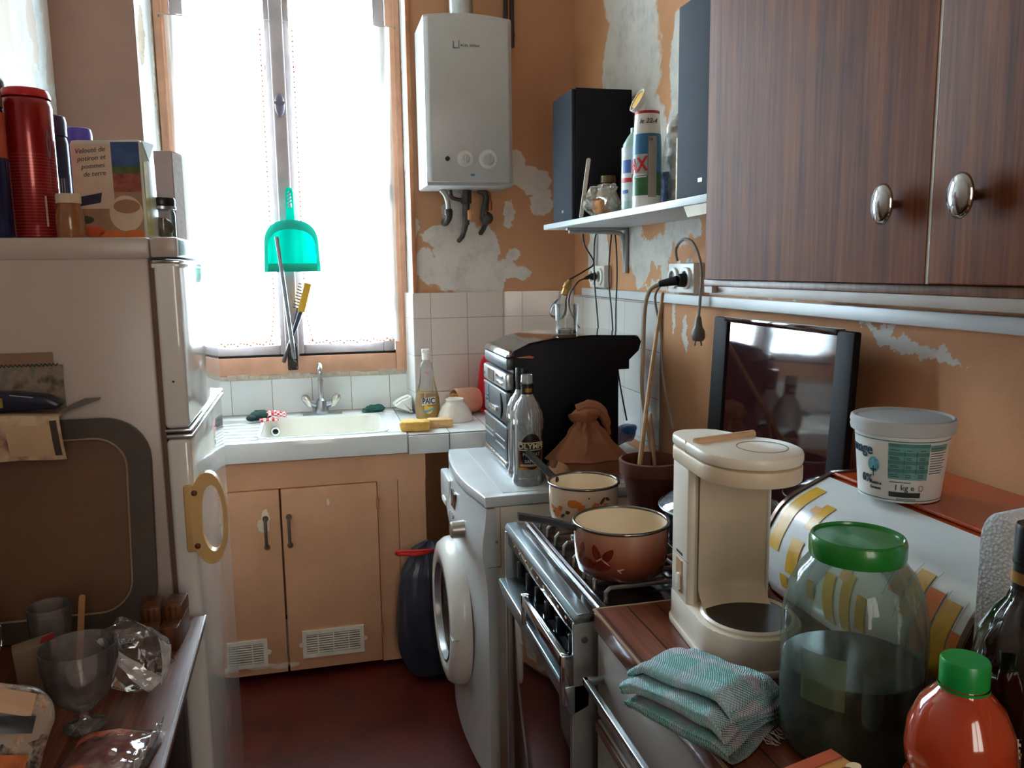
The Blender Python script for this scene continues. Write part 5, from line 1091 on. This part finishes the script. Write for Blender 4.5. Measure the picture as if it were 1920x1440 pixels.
# bottle of red juice
ju=thing('juice_bottle','bottle of orange red juice with a green cap at the near end of the worktop','bottle',(.583,.600,.8605)); ju.scale=(.92,.92,.905)
jp=[(.040,0),(.050,.006),(.0515,.02),(.0515,.060),(.0505,.098),(.0475,.108),(.0465,.113),(.0515,.122),(.053,.140),(.050,.165),(.040,.190),(.028,.204),(.0225,.210),(.0215,.216)]
b=MB(); b.lathe([(0,.0)]+jp+[(0,.216)],56); obj('bottle_body',b,M('juice_red','a8391c',.10,var=.15,vs=12,coat=1),ju,smooth=55)
b=MB(); b.lathe([(.0236,.214),(.0236,.238),(.0222,.241),(0,.241)],40,fn=lambda a,z:1+.012*math.sin(36*a)*(1 if z<.237 else 0)); b.lathe([(.0225,.209),(.0248,.210),(.0248,.213)],36); obj('cap',b,M('cap_green','0e8a3c',.3,var=.05),ju)
b=MB(); b.lathe([(.0520,.010),(.0522,.098)],48); obj('label',b,M('juice_label','d8cfc4',.45,var=.05),ju)
fa=toward(.583,.600); b=MB(); b.sheet(lambda u,v:(lambda an,h:Vector((.0528*math.cos(an),.0528*math.sin(an),h)))(fa-.85+.30*(.55+.45*v)*math.cos(2*PI*u),.080+.016*(.4+.6*v)*math.sin(2*PI*u)),24,2); obj('red_logo',b,red_ink,ju)
b=MB(); cpatch(b,.0522,fa-.4,fa+.6,.02,.09,off=.0012); obj('fruit_print',b,M('print_tomato','b8442c',.4,var=.4,vs=40),ju)
# dark bottle, right edge
dg=M('bottle_dark_glass','100a07',.05,var=.3,vs=20,coat=1)
t=bottle('wine_bottle','dark full ribbed wine bottle with black cap at the right edge of the worktop','bottle',(.676,.620,.8605),0,1.065,dg,black_pl,-.9,'ribbed wine bottles')
# food box
fx=thing('biscuit_box','small orange food box with a picture of biscuits lying on the worktop at the bottom','box',(.478,.662,.8605),R(14)); fx.scale=(1,1,1.42)
b=MB(); b.box((-.055,-.036,0),(.055,.036,.048),.0012); obj('box_body',b,M('box_orange','c98a4a',.45,var=.15,vs=14),fx)
b=MB(); b.box((-.050,-.034,.0475),(.010,.012,.0487)); obj('title_panel',b,M('box_cream','d6c6a0',.5),fx); b=MB(); b.prism([(-.036+.014*math.cos(k*PI/10),.012+.006*math.sin(k*PI/10)) for k in range(20)],'Z',.0484,.0494); obj('red_badge',b,red_ink,fx)
b=MB(); rnd=random.Random(4)
for k in range(9):
    x=.0+rnd.random()*.048; y=-.030+rnd.random()*.034; rr=.006+.004*rnd.random(); b.prism([(x+rr*math.cos(q*PI/6),y+rr*.7*math.sin(q*PI/6)) for q in range(12)],'Z',.0482,.0492+.0004*k,mi=k%3)
obj('biscuit_print',b,[M('bisc_a','c99258',.5),M('bisc_b','5e3220',.5),M('bisc_c','e0c8a0',.5)],fx,smooth=None)
b=MB(); b.box((-.052,.020,.0478),(.054,.035,.0486)); obj('red_top_print',b,M('box_red','b0502e',.5,var=.2),fx)
b=MB(); b.box((-.044,-.004,.0486),(.000,-.001,.0491)); b.box((-.040,-.012,.0486),(-.004,-.009,.0491)); obj('print_lines',b,M('print_darkgrey','4a4248',.6),fx)

# tea towel
tt=NT('towel_check'); o_=tt.obj(); uvn=tt.n('ShaderNodeUVMap'); sp=tt.n('ShaderNodeSeparateXYZ'); tt.l(uvn.outputs[0],sp.inputs[0])
su=tt.math('FRACT',tt.math('MULTIPLY',sp.outputs[0],4.0)); sv=tt.math('FRACT',tt.math('MULTIPLY',sp.outputs[1],2.6))
c1=tt.ramp(su,[(.0,lin('6fb5b0')),(.30,lin('7cc2bd')),(.34,lin('d8cdd6')),(.62,lin('d9d3de')),(.66,lin('9ed6d8')),(.95,lin('a8d4de'))])
c2=tt.ramp(sv,[(.0,lin('c4cfde')),(.35,lin('d6dbe6')),(.40,lin('a4d4d2')),(.95,lin('a2cccc'))])
cc=tt.mix(.5,c1,c2)
w1=tt.math('SINE',tt.math('MULTIPLY',sp.outputs[0],620)); w2=tt.math('SINE',tt.math('MULTIPLY',sp.outputs[1],300)); wv=tt.math('MULTIPLY',w1,w2)
cc=tt.mix(tt.math('MULTIPLY_ADD',wv,.14,.14,clamp=True),cc,lin('39555c'))
tt=tt.done(tt.bsdf(cc,.9,0,tt.bump(wv,.7,.002),.2)); MATS['towel_check']=tt
def towel():
    t=thing('tea_towel','folded teal and white checked tea towel on the edge of the wood worktop','towel',(.485,.912,.8607),R(28)); t.scale=(.98,.98,1.05)
    # accordion profile in (x,z), swept along y
    prof=[(.070,.004),(-.060,.003),(-.078,.008),(-.080,.016),(-.066,.020),(.062,.018),(.074,.022),(.070,.028),(-.050,.030),(-.072,.032),(-.073,.042),(-.058,.046),(.058,.036),(.070,.040),(.064,.047),(-.020,.050),(-.046,.053),(-.048,.064),(-.034,.068),(.010,.066),(.050,.052),(.070,.034)]
    P=spline([Vector((x,0,z)) for x,z in prof],6); n=len(P)
    tb=bmesh.new(); uv=tb.loops.layers.uv.new('UVMap'); nv=30; g=[]
    ln=[0]
    for a,c in zip(P,P[1:]): ln.append(ln[-1]+(c-a).length)
    for i,p in enumerate(P):
        row=[]
        for j in range(nv+1):
            v=j/nv; y=(v-.5)*.170; sk=.020*(p.z/.06)
            e=1-.30*max(0,(abs(v-.5)-.38)/.12)
            q=Vector((p.x+.10*y*.5+.004*nz3((p.x,y,p.z),26,2),y+sk+.006*math.sin(p.x*40+i*.05),max(.002,p.z*e*(1-.25*v)+.0035*nz3((p.x,y,p.z*3),22,5))))
            row.append(tb.verts.new(q))
        g.append(row)
    for i in range(n-1):
        for j in range(nv):
            f=tb.faces.new((g[i][j],g[i+1][j],g[i+1][j+1],g[i][j+1]))
            for lp,(a,c) in zip(f.loops,((i,j),(i+1,j),(i+1,j+1),(i,j+1))): lp[uv].uv=(ln[a]/ln[-1]*1.7,c/nv)
    me=bpy.data.meshes.new('cloth'); tb.to_mesh(me); tb.free(); me.materials.append(tt); me.shade_smooth()
    o=bpy.data.objects.new('cloth',me); C.objects.link(o); o.parent=t; md=o.modifiers.new('thickness','SOLIDIFY'); md.thickness=.0016; md.offset=0
    b=MB(); rnd=random.Random(2)
    for k in range(26):
        x=-.01+.10*k/26; z=.006; b.tube([(x,-.084,z),(x+rnd.uniform(-.006,.006),-.092,z*.6),(x+rnd.uniform(-.008,.008),-.098-rnd.random()*.006,.002)],.0006,4)
    obj('fringe',b,M('fringe_white','b9b4b4',.9),t)
towel()

# bread bin
bb=thing('bread_bin','orange and white roll-front bread bin with yellow and orange stripe pattern','bread bin',(.725,.752,.8605))
bo_=M('bin_orange','b5481f',.25,var=.06,coat=.3); bw_=M('bin_white','d5dadb',.2,var=.03,coat=.3); bed=M('bin_edge','6b5248',.2,.7)
crv=spline([Vector((x,0,z)) for x,z in ((.055,.004),(.022,.030),(.0,.075),(.0,.125),(.018,.165),(.037,.188),(.067,.206),(.128,.232))],8)
LB=.438
prof=[(p.x,p.z) for p in crv]+[(.315,.232),(.315,.0),(.06,.0)]
b=MB(); b.prism([(x*.985+.003,z*.985) for x,z in prof],'Y',.006,LB-.006); obj('bin_body',b,bo_,bb,smooth=40)
def cs(t_,off=0):
    f=t_*(len(crv)-1); i=min(int(f),len(crv)-2); p=crv[i].lerp(crv[i+1],f-i); d=(crv[i+1]-crv[i]).normalized(); nrm=Vector((-d.z,0,d.x)); return p+nrm*off
def strip(mb,y0,y1,t0,t1,off,mi=0,n=14,sl=0):
    mb.sheet(lambda u,v:(lambda p:Vector((p.x,y0+(y1-y0)*v+sl*(u-.5),p.z)))(cs(t0+(t1-t0)*u,off)),n,1,mi)
b=MB(); strip(b,.010,LB-.010,.18,.965,.0015,n=40); rl=obj('roll_front',b,bw_,bb)
b=MB(); b.box((.124,.008,.2315),(.314,LB-.008,.2335)); obj('top_plate',b,bo_,bb); b=MB(); b.tube([(.128,.006,.2335),(.128,LB-.006,.2335)],.0025,8); obj('top_bead',b,bo_,bb)
for y in (.0,LB-.008):
    b=MB(); q=[(p.x,p.z) for p in crv]+[(.315,.232),(.315,.0),(.06,.0)]; cx,cz=.19,.11
    b.ring([(x+(x-cx)*.02,z+(z-cz)*.02+.002) for x,z in q],[(x-(x-cx)*.05,z-(z-cz)*.05) for x,z in q],'Y',y,y+.008); obj('end_rim',b,bed,bb)
    b=MB(); b.prism([(x-(x-cx)*.045,z-(z-cz)*.045) for x,z in q],'Y',y+.002,y+.006); obj('end_plate',b,bo_,bb)
ymat=M('stripe_yellow','d2a53a',.3,var=.12,vs=60); omat=M('stripe_orange','d9782e',.3,var=.1,vs=60); pmat=M('stripe_peach','d9a578',.3)
# stripes: (distance from the left end, width, lower, upper, colour)
spec=[(.020,.030,.42,.90,0),(.075,.030,.35,.52,0),(.085,.024,.60,.84,0),(.070,.018,.74,.80,2),(.120,.020,.62,.72,0),(.135,.018,.30,.38,0),(.175,.024,.24,.46,0),(.215,.022,.25,.50,0),(.205,.020,.46,.56,2),(.250,.020,.30,.44,0),(.262,.026,.60,.74,0),(.296,.026,.52,.68,2),(.326,.026,.46,.72,0),(.356,.026,.36,.64,1),(.386,.026,.30,.62,0),(.414,.020,.28,.50,1),(.06,.02,.26,.33,0)]
b=MB()
for d0,w,t0,t1,ci in spec: strip(b,LB-d0-w,LB-d0,t0,t1,.0028,ci,12)
obj('stripe_pattern',b,[ymat,omat,pmat],rl)
b=MB()
for d0,w,t0,t1,ci in spec[11:16]:
    for e in (-.0045,w+.0035): strip(b,LB-d0-e-.001,LB-d0-e,t0-.03,t1+.04,.0027,0,12)
obj('outline_pattern',b,M('outline_grey','8e8a80',.4),rl)
# yoghurt tub on the bread bin
tb_=thing('yoghurt_tub','white one kilo yoghurt tub with a green nutrition table on the bread bin','tub',(.868,1.045,1.0955)); tb_.scale=(.84,.84,.91)
def tr(h): return .069+.012*h/.122
b=MB(); b.lathe([(0,.002),(.066,.002),(.069,.0),(.0695,.004),(tr(.118),.118)],52); obj('tub_body',b,M('tub_white','dfe0dc',.3,var=.03),tb_)
b=MB(); b.lathe([(tr(.11)+.001,.110),(.087,.112),(.0885,.118),(.0875,.123),(.089,.127),(.0875,.134),(.084,.136),(.080,.1325),(0,.132)],56); obj('lid',b,translucent('lid_milky','d9dcdc',.25,.05),tb_)
fa=toward(.868,1.045)
gr=M('tub_green','6fa29a',.4,var=.15,vs=40); gd=M('tub_teal','2f7f86',.4)
b=MB(); cpatch(b,tr,fa-.25,fa+.62,.040,.098,off=.0008); obj('nutrition_table',b,gr,tb_)
b=MB()
for z in (.052,.066,.080,.0945): cpatch(b,tr,fa-.25,fa+.62,z,z+.006,off=.0012)
obj('table_bands',b,M('tub_green_dark','4b857f',.4),tb_)
b=MB()
for k,z in enumerate((.044,.0475,.060,.0625,.074,.0765,.089)):
    cpatch(b,tr,fa-.22,fa-.02-.02*(k%2),z,z+.0011,off=.0016); cpatch(b,tr,fa+.12,fa+.24,z,z+.0011,off=.0016); cpatch(b,tr,fa+.40,fa+.52,z,z+.0011,off=.0016)
for a in (.08,.34): cpatch(b,tr,fa+a,fa+a+.008,.05,.09,off=.0016,nu=2)
for k in range(11): cpatch(b,tr,fa+.66,fa+1.02+.05*(k%3),.050+.0042*k,.0512+.0042*k,off=.0010)
cpatch(b,tr,fa-.22,fa+.25,.0345,.0358,off=.0010); cpatch(b,tr,fa-.05,fa+.4,.006,.0072,off=.0010)
obj('small_print',b,M('tub_print','2b4a4c',.5),tb_)
b=MB(); cpatch(b,tr,fa+.64,fa+1.15,.088,.098,off=.0008); obj('side_block',b,gr,tb_)
b=MB(); cpatch(b,tr,-PI,PI,.1025,.1042,off=.0006,nu=60); cpatch(b,tr,-PI,PI,.0035,.0050,off=.0006,nu=60); obj('rim_lines',b,gd,tb_)
text('Fromage',.026,M('tub_navy','173f56',.4),tb_,lambda x,y,z:wrap(tr,fa-.62,.084)(x,y,z),align='RIGHT',bold=.0004)
def W(a,z): return lambda x,y,zz:wrap(tr,fa+a,z)(x,y,zz+.0004)
text('0%',.020,M('tub_navy','173f56',.4),tb_,W(-.80,.034)); text('Matière',.0075,M('tub_navy','173f56',.4),tb_,W(-.56,.029)); text('Grasse',.0075,M('tub_navy','173f56',.4),tb_,W(-.56,.021))
text('1 kg e',.0135,M('tub_print','2b4a4c',.5),tb_,W(.12,.026)); b=MB(); cpatch(b,tr,fa-.22,fa+.50,.010,.0185,off=.0010); obj('code_strip',b,tiles('code_marks','d5d8d4',(0,2),(.005,.2),(0,0),'2b3436',.7),tb_)
b=MB(); b.sheet(lambda u,v:(lambda a,h:Vector(((tr(h)+.0012)*math.cos(a),(tr(h)+.0012)*math.sin(a),h)))(fa-.60+.15*v*math.cos(2*PI*u),.060+.013*v*math.sin(2*PI*u)),24,3); obj('tree_crown',b,M('tub_sky','6bb0c0',.4,var=.4,vs=120),tb_)
b=MB(); cpatch(b,tr,fa-.615,fa-.585,.040,.058,off=.0018,nu=2); cpatch(b,tr,fa-.68,fa-.52,.0505,.053,off=.0018,nu=4); obj('tree_trunk',b,M('tub_navy','173f56',.4),tb_)
b=MB(); b.sheet(lambda u,v:(lambda a,h:Vector(((tr(h)+.0012)*math.cos(a),(tr(h)+.0012)*math.sin(a),h)))(fa+.50+.06*(.7+.3*v)*math.cos(2*PI*u),.026+.0055*(.7+.3*v)*math.sin(2*PI*u)),20,1); obj('recycling_ring',b,M('tub_pink','b08a84',.4),tb_)
# polystyrene packing block
ps=NT('polystyrene'); o_=ps.obj(); vo=ps.n('ShaderNodeTexVoronoi'); ps.l(o_,vo.inputs['Vector']); vo.inputs['Scale'].default_value=260
ps=ps.done(ps.bsdf(ps.ramp(vo.outputs['Distance'],[(.0,lin('dfe2e4')),(.7,lin('c3c8cb'))]),.8,0,ps.bump(vo.outputs['Distance'],.5,.002),.2))
b=MB(); w=.024; pts=[(-w,0),(w,0),(w,.285)]+[(w*math.cos(a),.285+.034*math.sin(a)) for a in [PI*k/12 for k in range(1,12)]]+[(-w,.285)]
b.prism(pts,'Y',0,.085,.003); o=obj('polystyrene_block',b,ps,None,(.714,.700,.8605),R(-80)); tag(o,'white polystyrene packing block with a rounded top at the right end of the bread bin','packing block')

# ---------------------------------------------------------------- table at the lower left
tw=wood('table_wood','4a261a','683c2b','86553f','Y',1.1,.42,coat=0,spec=.15)
tz=.76
tbl=thing('side_table','dark brown wooden table at the lower left beside the refrigerator','table',(0,0,0))
b=MB(); b.prism([(-.84,.25),(-.225,.25),(-.243,1.665),(-.84,1.665)],'Z',tz-.022,tz,.003); obj('tabletop',b,tw,tbl)
b=MB(); b.prism([(-.2255,.25),(-.2225,.25),(-.2405,1.666),(-.2435,1.666)],'Z',tz-.005,tz+.0006); obj('edge_trim',b,M('table_trim','a9a4a0',.3,.5),tbl)
b=MB(); b.prism([(-.82,.28),(-.26,.28),(-.275,1.62),(-.82,1.62)],'Z',tz-.085,tz-.022); obj('apron',b,M('apron_dark','20130f',.5),tbl)
for x,y in ((-.285,1.50),(-.80,1.58),(-.275,.32),(-.80,.32)):
    b=MB(); b.box((x-.02,y-.02,0),(x+.02,y+.02,tz-.085),.003); obj('leg',b,M('apron_dark','20130f',.5),tbl)
# big brown tray leaning on the refrigerator
ty=thing('serving_tray','large dark brown tray with rounded corners leaning against the refrigerator','tray',(-.585,1.628,tz+.001),rot=(R(-8.5),0,0))
b=MB(); b.prism(rrect(-.262,0,.262,.415,.085,8),'Y',.0,.008); tp_=obj('tray_panel',b,M('tray_brown','6a4a35',.4,var=.12,vs=4),ty)
b=MB(); b.ring(rrect(-.262,0,.262,.415,.085,10),rrect(-.222,.040,.222,.378,.060,10),'Y',-.014,.004); obj('tray_rim',b,M('tray_rim_dark','453a32',.4),ty)
rr=rrect(-.220,.042,.220,.376,.059,10); b=MB(); b.tube([(x,-.013,z) for x,z in rr],.0022,6,closed=True); obj('tray_line',b,M('tray_line_beige','a48d70',.4,.3),ty)
# magazine and blue pack resting on the tray top
pg_=NT('magazine_print'); o_=pg_.obj(); n1=pg_.noise(o_,24,3)[0]; pg_=pg_.done(pg_.bsdf(pg_.ramp(n1,[(.35,lin('6e3f38')),(.48,lin('a88d72')),(.62,lin('c2a98a'))]),.6))
mg=thing('magazine','folded magazine draped over the top of the brown tray','magazine',(-.565,1.655,1.172))
b=MB()
def mf(u,v):
    x=-.14+.235*u; s=v*.16; 
    if s<.075: y=.022-s*.9; z=.016+.006*math.sin(PI*u)
    else: y=.022-.0675-.012*math.sin((s-.075)*18); z=.016-(s-.075)*.85
    return Vector((x+(.02*v if u>.5 else 0),y,z+.003*nz3((u,v,0),3,2)))
b.sheet(mf,16,22,0,.003); obj('cover_page',b,[pg_],mg,smooth=60)
b=MB(); b.sheet(lambda u,v:mf(.62+.36*u,.55+.40*v)+Vector((0,-.0032,.001)),6,6,0,.0005); obj('text_column',b,M('page_cream','b99a78',.7),mg,smooth=60)
b=MB(); b.sheet(lambda u,v:mf(.93+.05*u,.5+.45*v)+Vector((0,-.004,.001)),4,6); obj('dark_edge_print',b,M('print_dark','3a2a24',.7),mg,smooth=60)
b=MB(); b.prism([(.0,0),(.075,.026),(.078,.030),(.05,.030),(.0,.008)],'Y',.012,.016); obj('curled_corner',b,M('page_grey','6d6560',.6),mg).location=(.085,.0,.012)
bp=thing('pencil_case','dark blue case with a yellow badge lying on the magazine','pencil case',(-.545,1.652,1.2005))
b=MB(); b.prism([(-.10,0),(.075,0),(.082,.010),(.055,.026),(.0,.034),(-.10,.036)],'Y',-.020,.022,.006); obj('case_body',b,M('case_navy','141a33',.35,var=.15,vs=30),bp); b=MB(); b.box((-.035,-.0215,.008),(-.012,-.0195,.026)); obj('yellow_badge',b,M('case_yellow','7a6a28',.5,var=.5,vs=90),bp); b=MB(); b.tube([(.0,-.020,.030),(.038,-.020,.024)],.0012,6); obj('zip',b,steel,bp)
b=MB(); b.box((-.10,-.021,.014),(-.058,-.0195,.024)); obj('green_badge',b,M('case_green','4a5a30',.5),bp)

clearf=thin_glass('clear_film',(.95,.94,.93,1),1.3,.06,(.75,.75,.76,1))
cryst=thin_glass('crystal',(.88,.87,.88,1),1.3,.16,(.62,.58,.56,1))
# two wooden blocks
for k,(x,rz,l,h) in enumerate(((-.322,.08,'small brown wooden block at the far table corner, left one next to the tray',.070),(-.283,-.06,'small brown wooden block at the far table corner, right one nearest the edge',.071))):
    b=MB(); b.box((-.017,-.05,0),(.017,.05,h*.62),.003); b.box((-.017,-.012,h*.60),(.017,.05,h),.003); o=obj('wooden_block',b,wood('block_wood%d'%k,'3a1f12','5a3420','7a4c30','Z',1.5,.4),None,(x,1.565,tz+.0007),rz); tag(o,l,'wooden block','wooden blocks at the table corner')
# cut crystal goblet
gb=thing('crystal_goblet','cut crystal goblet standing on the table in front of the plastic bag','goblet',(-.370,1.280,tz+.001))
cut=lambda a,z:1+(.020*abs(math.sin(a*9+z*90))+.014*abs(math.sin(a*9-z*90)) if .036<z<.112 else 0)
b=MB(); b.lathe([(0,.001),(.030,.001),(.031,.004),(.010,.010),(.006,.016),(.007,.026),(.020,.034),(.036,.050),(.047,.075),(.052,.105),(.055,.133),(.053,.133),(.049,.104),(.044,.078),(.030,.050),(0,.040)],72,fn=cut); obj('goblet_glass',b,cryst,gb,smooth=20)
# crumpled clear plastic bag
pl=thing('plastic_bag','crumpled empty clear plastic bag standing on the table behind the goblet','bag',(-.312,1.375,tz+.001))
def plb(c):
    h=(c.z+1)/2; p=Vector((c.x*(.066-.030*h),c.y*(.05-.018*h),.002+.132*h)); k=.034*min(1,h*3); return p+k*Vector((nz3(p,24,2),nz3(p,24,3),.5*nz3(p,24,4)))
b=MB(); b.blob(plb,11,9); obj('bag_film',b,clearf,pl,smooth=None)
b=MB()
for A,B in (([(-.045,.118),(-.022,.086),(.0,.050),(.025,.020)],[(-.033,.122),(-.010,.090),(.020,.064),(.048,.040)]),([(.046,.112),(.050,.07),(.044,.03)],[(.064,.094),(.060,.062),(.050,.034)])):
    PA=spline([Vector((x,-.052,z)) for x,z in A],5); PB=spline([Vector((x,-.046,z)) for x,z in B],5)
    b.sheet(lambda u,v:(lambda i:PA[i].lerp(PB[i],v)+.005*Vector((0,nz3((u,v,0),6,1)-.5*math.sin(PI*v),nz3((u,v,0),6,3))))(min(int(u*(len(PA)-1)+.5),len(PA)-1)),len(PA)-1,4)
obj('bag_fold',b,thin_glass('film_bright',(.9,.9,.92,1),2.5,.55,(.8,.82,.84,1)),pl,smooth=None)
# cream and navy carton
ct=thing('tea_carton','cream and navy carton tilted behind the goblet','carton',(-.462,1.400,tz+.001),R(20)); b=MB(); b.prism([(-.032,0),(.032,0),(.024,.098),(-.038,.090)],'Y',-.020,.020,.002); obj('carton_body',b,M('carton_tan','7d6a52',.6),ct); b=MB(); b.prism([(.0335,.002),(.0335,.030),(.034,.030),(.034,.002)],'Y',-.019,.019); b.prism([(.006,.002),(.031,.002),(.024,.090),(.012,.060)],'Y',-.0208,-.0198); obj('navy_panel',b,M('carton_navy','1d1d35',.5),ct); b=MB(); b.prism([(.0,.094),(.024,.097),(.022,.110),(.004,.104)],'Y',-.015,-.012); obj('red_flap',b,M('flap_red','9c2f22',.5),ct)
# printed biscuit pack
bi=NT('pack_print'); o_=bi.obj(); n1=bi.noise(o_,26,4,.7)[0]; n2=bi.noise(o_,11,3)[0]
bcol=bi.ramp(n1,[(.38,lin('2c2a2c')),(.46,lin('8e7d70')),(.56,lin('c9a98c')),(.66,lin('a8562c'))]); bcol=bi.mix(bi.math('GREATER_THAN',n2,.54),bcol,lin('a8988a'))
bi=bi.done(bi.bsdf(bcol,.3,0,bi.bump(n1,.4,.004),coat=.3))
bk_=thing('biscuit_packet','puffy printed biscuit packet with a red badge at the lower left corner of the picture','packet',(-.452,1.125,tz+.088),rot=(R(-40),R(18),R(12)))
def pk(c): return crumple(Vector((math.copysign(abs(c.x)**.45,c.x)*.078,math.copysign(abs(c.y)**.6,c.y)*.030,math.copysign(abs(c.z)**.45,c.z)*.066)),20,.009,3)
b=MB(); b.blob(pk,34,24); obj('packet_film',b,bi,bk_,smooth=35)
def pq(name,x0,x1,z0,z1,m,sk=0,off=.037):
    b=MB(); b.sheet(lambda u,v:Vector((x0+(x1-x0)*u,-off-.003*math.sin(PI*u)*math.sin(PI*v),z0+(z1-z0)*v+sk*u)),8,6,0,.0008); return obj(name,b,m,bk_)
pq('pale_label',.000,.052,.026,.056,M('label_tan','c39d7e',.5),-.006); pq('dark_band',-.060,.058,-.006,.016,M('band_dark','2a2a30',.4,var=.6,vs=90),.006); pq('orange_band',-.065,.060,-.056,-.030,M('band_orange','b5602c',.4,var=.4,vs=50),.004); pq('red_badge',-.030,.020,-.052,-.026,M('badge_red','b8301c',.4),.006,.0395)
for k,w in ((0,.050),(1,.040)): pq('print_line',-.045,-.045+w,.006-.009*k,.009-.009*k,M('band_cream2','c9b9a0',.5),.003,.0392)
# ham pack
hm=NT('ham_meat'); o_=hm.obj(); n1=hm.noise(o_,32,5,.7)[0]; hm=hm.done(hm.bsdf(hm.ramp(n1,[(.35,lin('7a2f1c')),(.5,lin('b5533a')),(.65,lin('d48f76'))]),.3,coat=.5))
hp=thing('meat_packet','transparent packet of reddish sliced meat with a silver sealed edge on the table','packet',(-.316,1.160,tz+.001),R(-8))
b=MB(); b.blob(lambda c:crumple(Vector((math.copysign(abs(c.x)**.5,c.x)*.050,math.copysign(abs(c.y)**.5,c.y)*.065,.014+c.z*.012)),28,.007,3),26,14); obj('meat',b,hm,hp,smooth=40)
b=MB(); b.sheet(lambda u,v:Vector(((u-.5)*.124,(v-.5)*.150,.004+.026*math.sin(PI*u)**.4*math.sin(PI*v)**.4+.004*nz3((u,v,0),9,3))),24,24); obj('film',b,clearf,hp,smooth=30)
b=MB(); b.sheet(lambda u,v:Vector((.052+.012*u+.003*math.sin(v*31),(v-.5)*.150,.006+.030*u+.004*math.sin(v*44)*u)),6,30,0,.0006); obj('sealed_edge',b,M('seal_silver','d8dde0',.25,.3,var=.25,vs=60),hp,smooth=25)
# glass tumbler and film behind
gt=thing('water_glass','plain drinking glass at the back of the table in front of the tray','glass',(-.478,1.515,tz+.001)); b=MB(); b.lathe([(0,.001),(.028,.001),(.030,.006),(.036,.110),(.0345,.110),(.028,.010),(0,.009)],32,fn=lambda a,z:1+(.03*abs(math.sin(a*6)) if z<.08 else 0)); obj('glass_body',b,cryst,gt,smooth=25)
pf_=thing('film_bag','large grey translucent plastic bag at the left edge of the table','bag',(-.600,1.40,tz+.001)); b=MB(); b.blob(lambda c:crumple(Vector((c.x*.075,c.y*.07,.002+(c.z+1)*.105)),14,.026*min(1,(c.z+1)*2),6),13,11); obj('bag_film',b,thin_glass('film_mauve',(.80,.76,.80,1),1.4,.25,(.40,.34,.38,1)),pf_,smooth=None)
b=MB(); b.prism(rrect(-.005,0,.005,.13,.004),'Y',-.002,.002); o=obj('pencil',b,M('pencil_tan','a8764a',.5),None,(-.428,1.475,tz+.002),rot=(R(-12),R(4),0)); tag(o,'short tan wooden stick standing behind the goblet','stick')

# depsgraph update so that everything sits where it was put
bpy.context.view_layer.update()
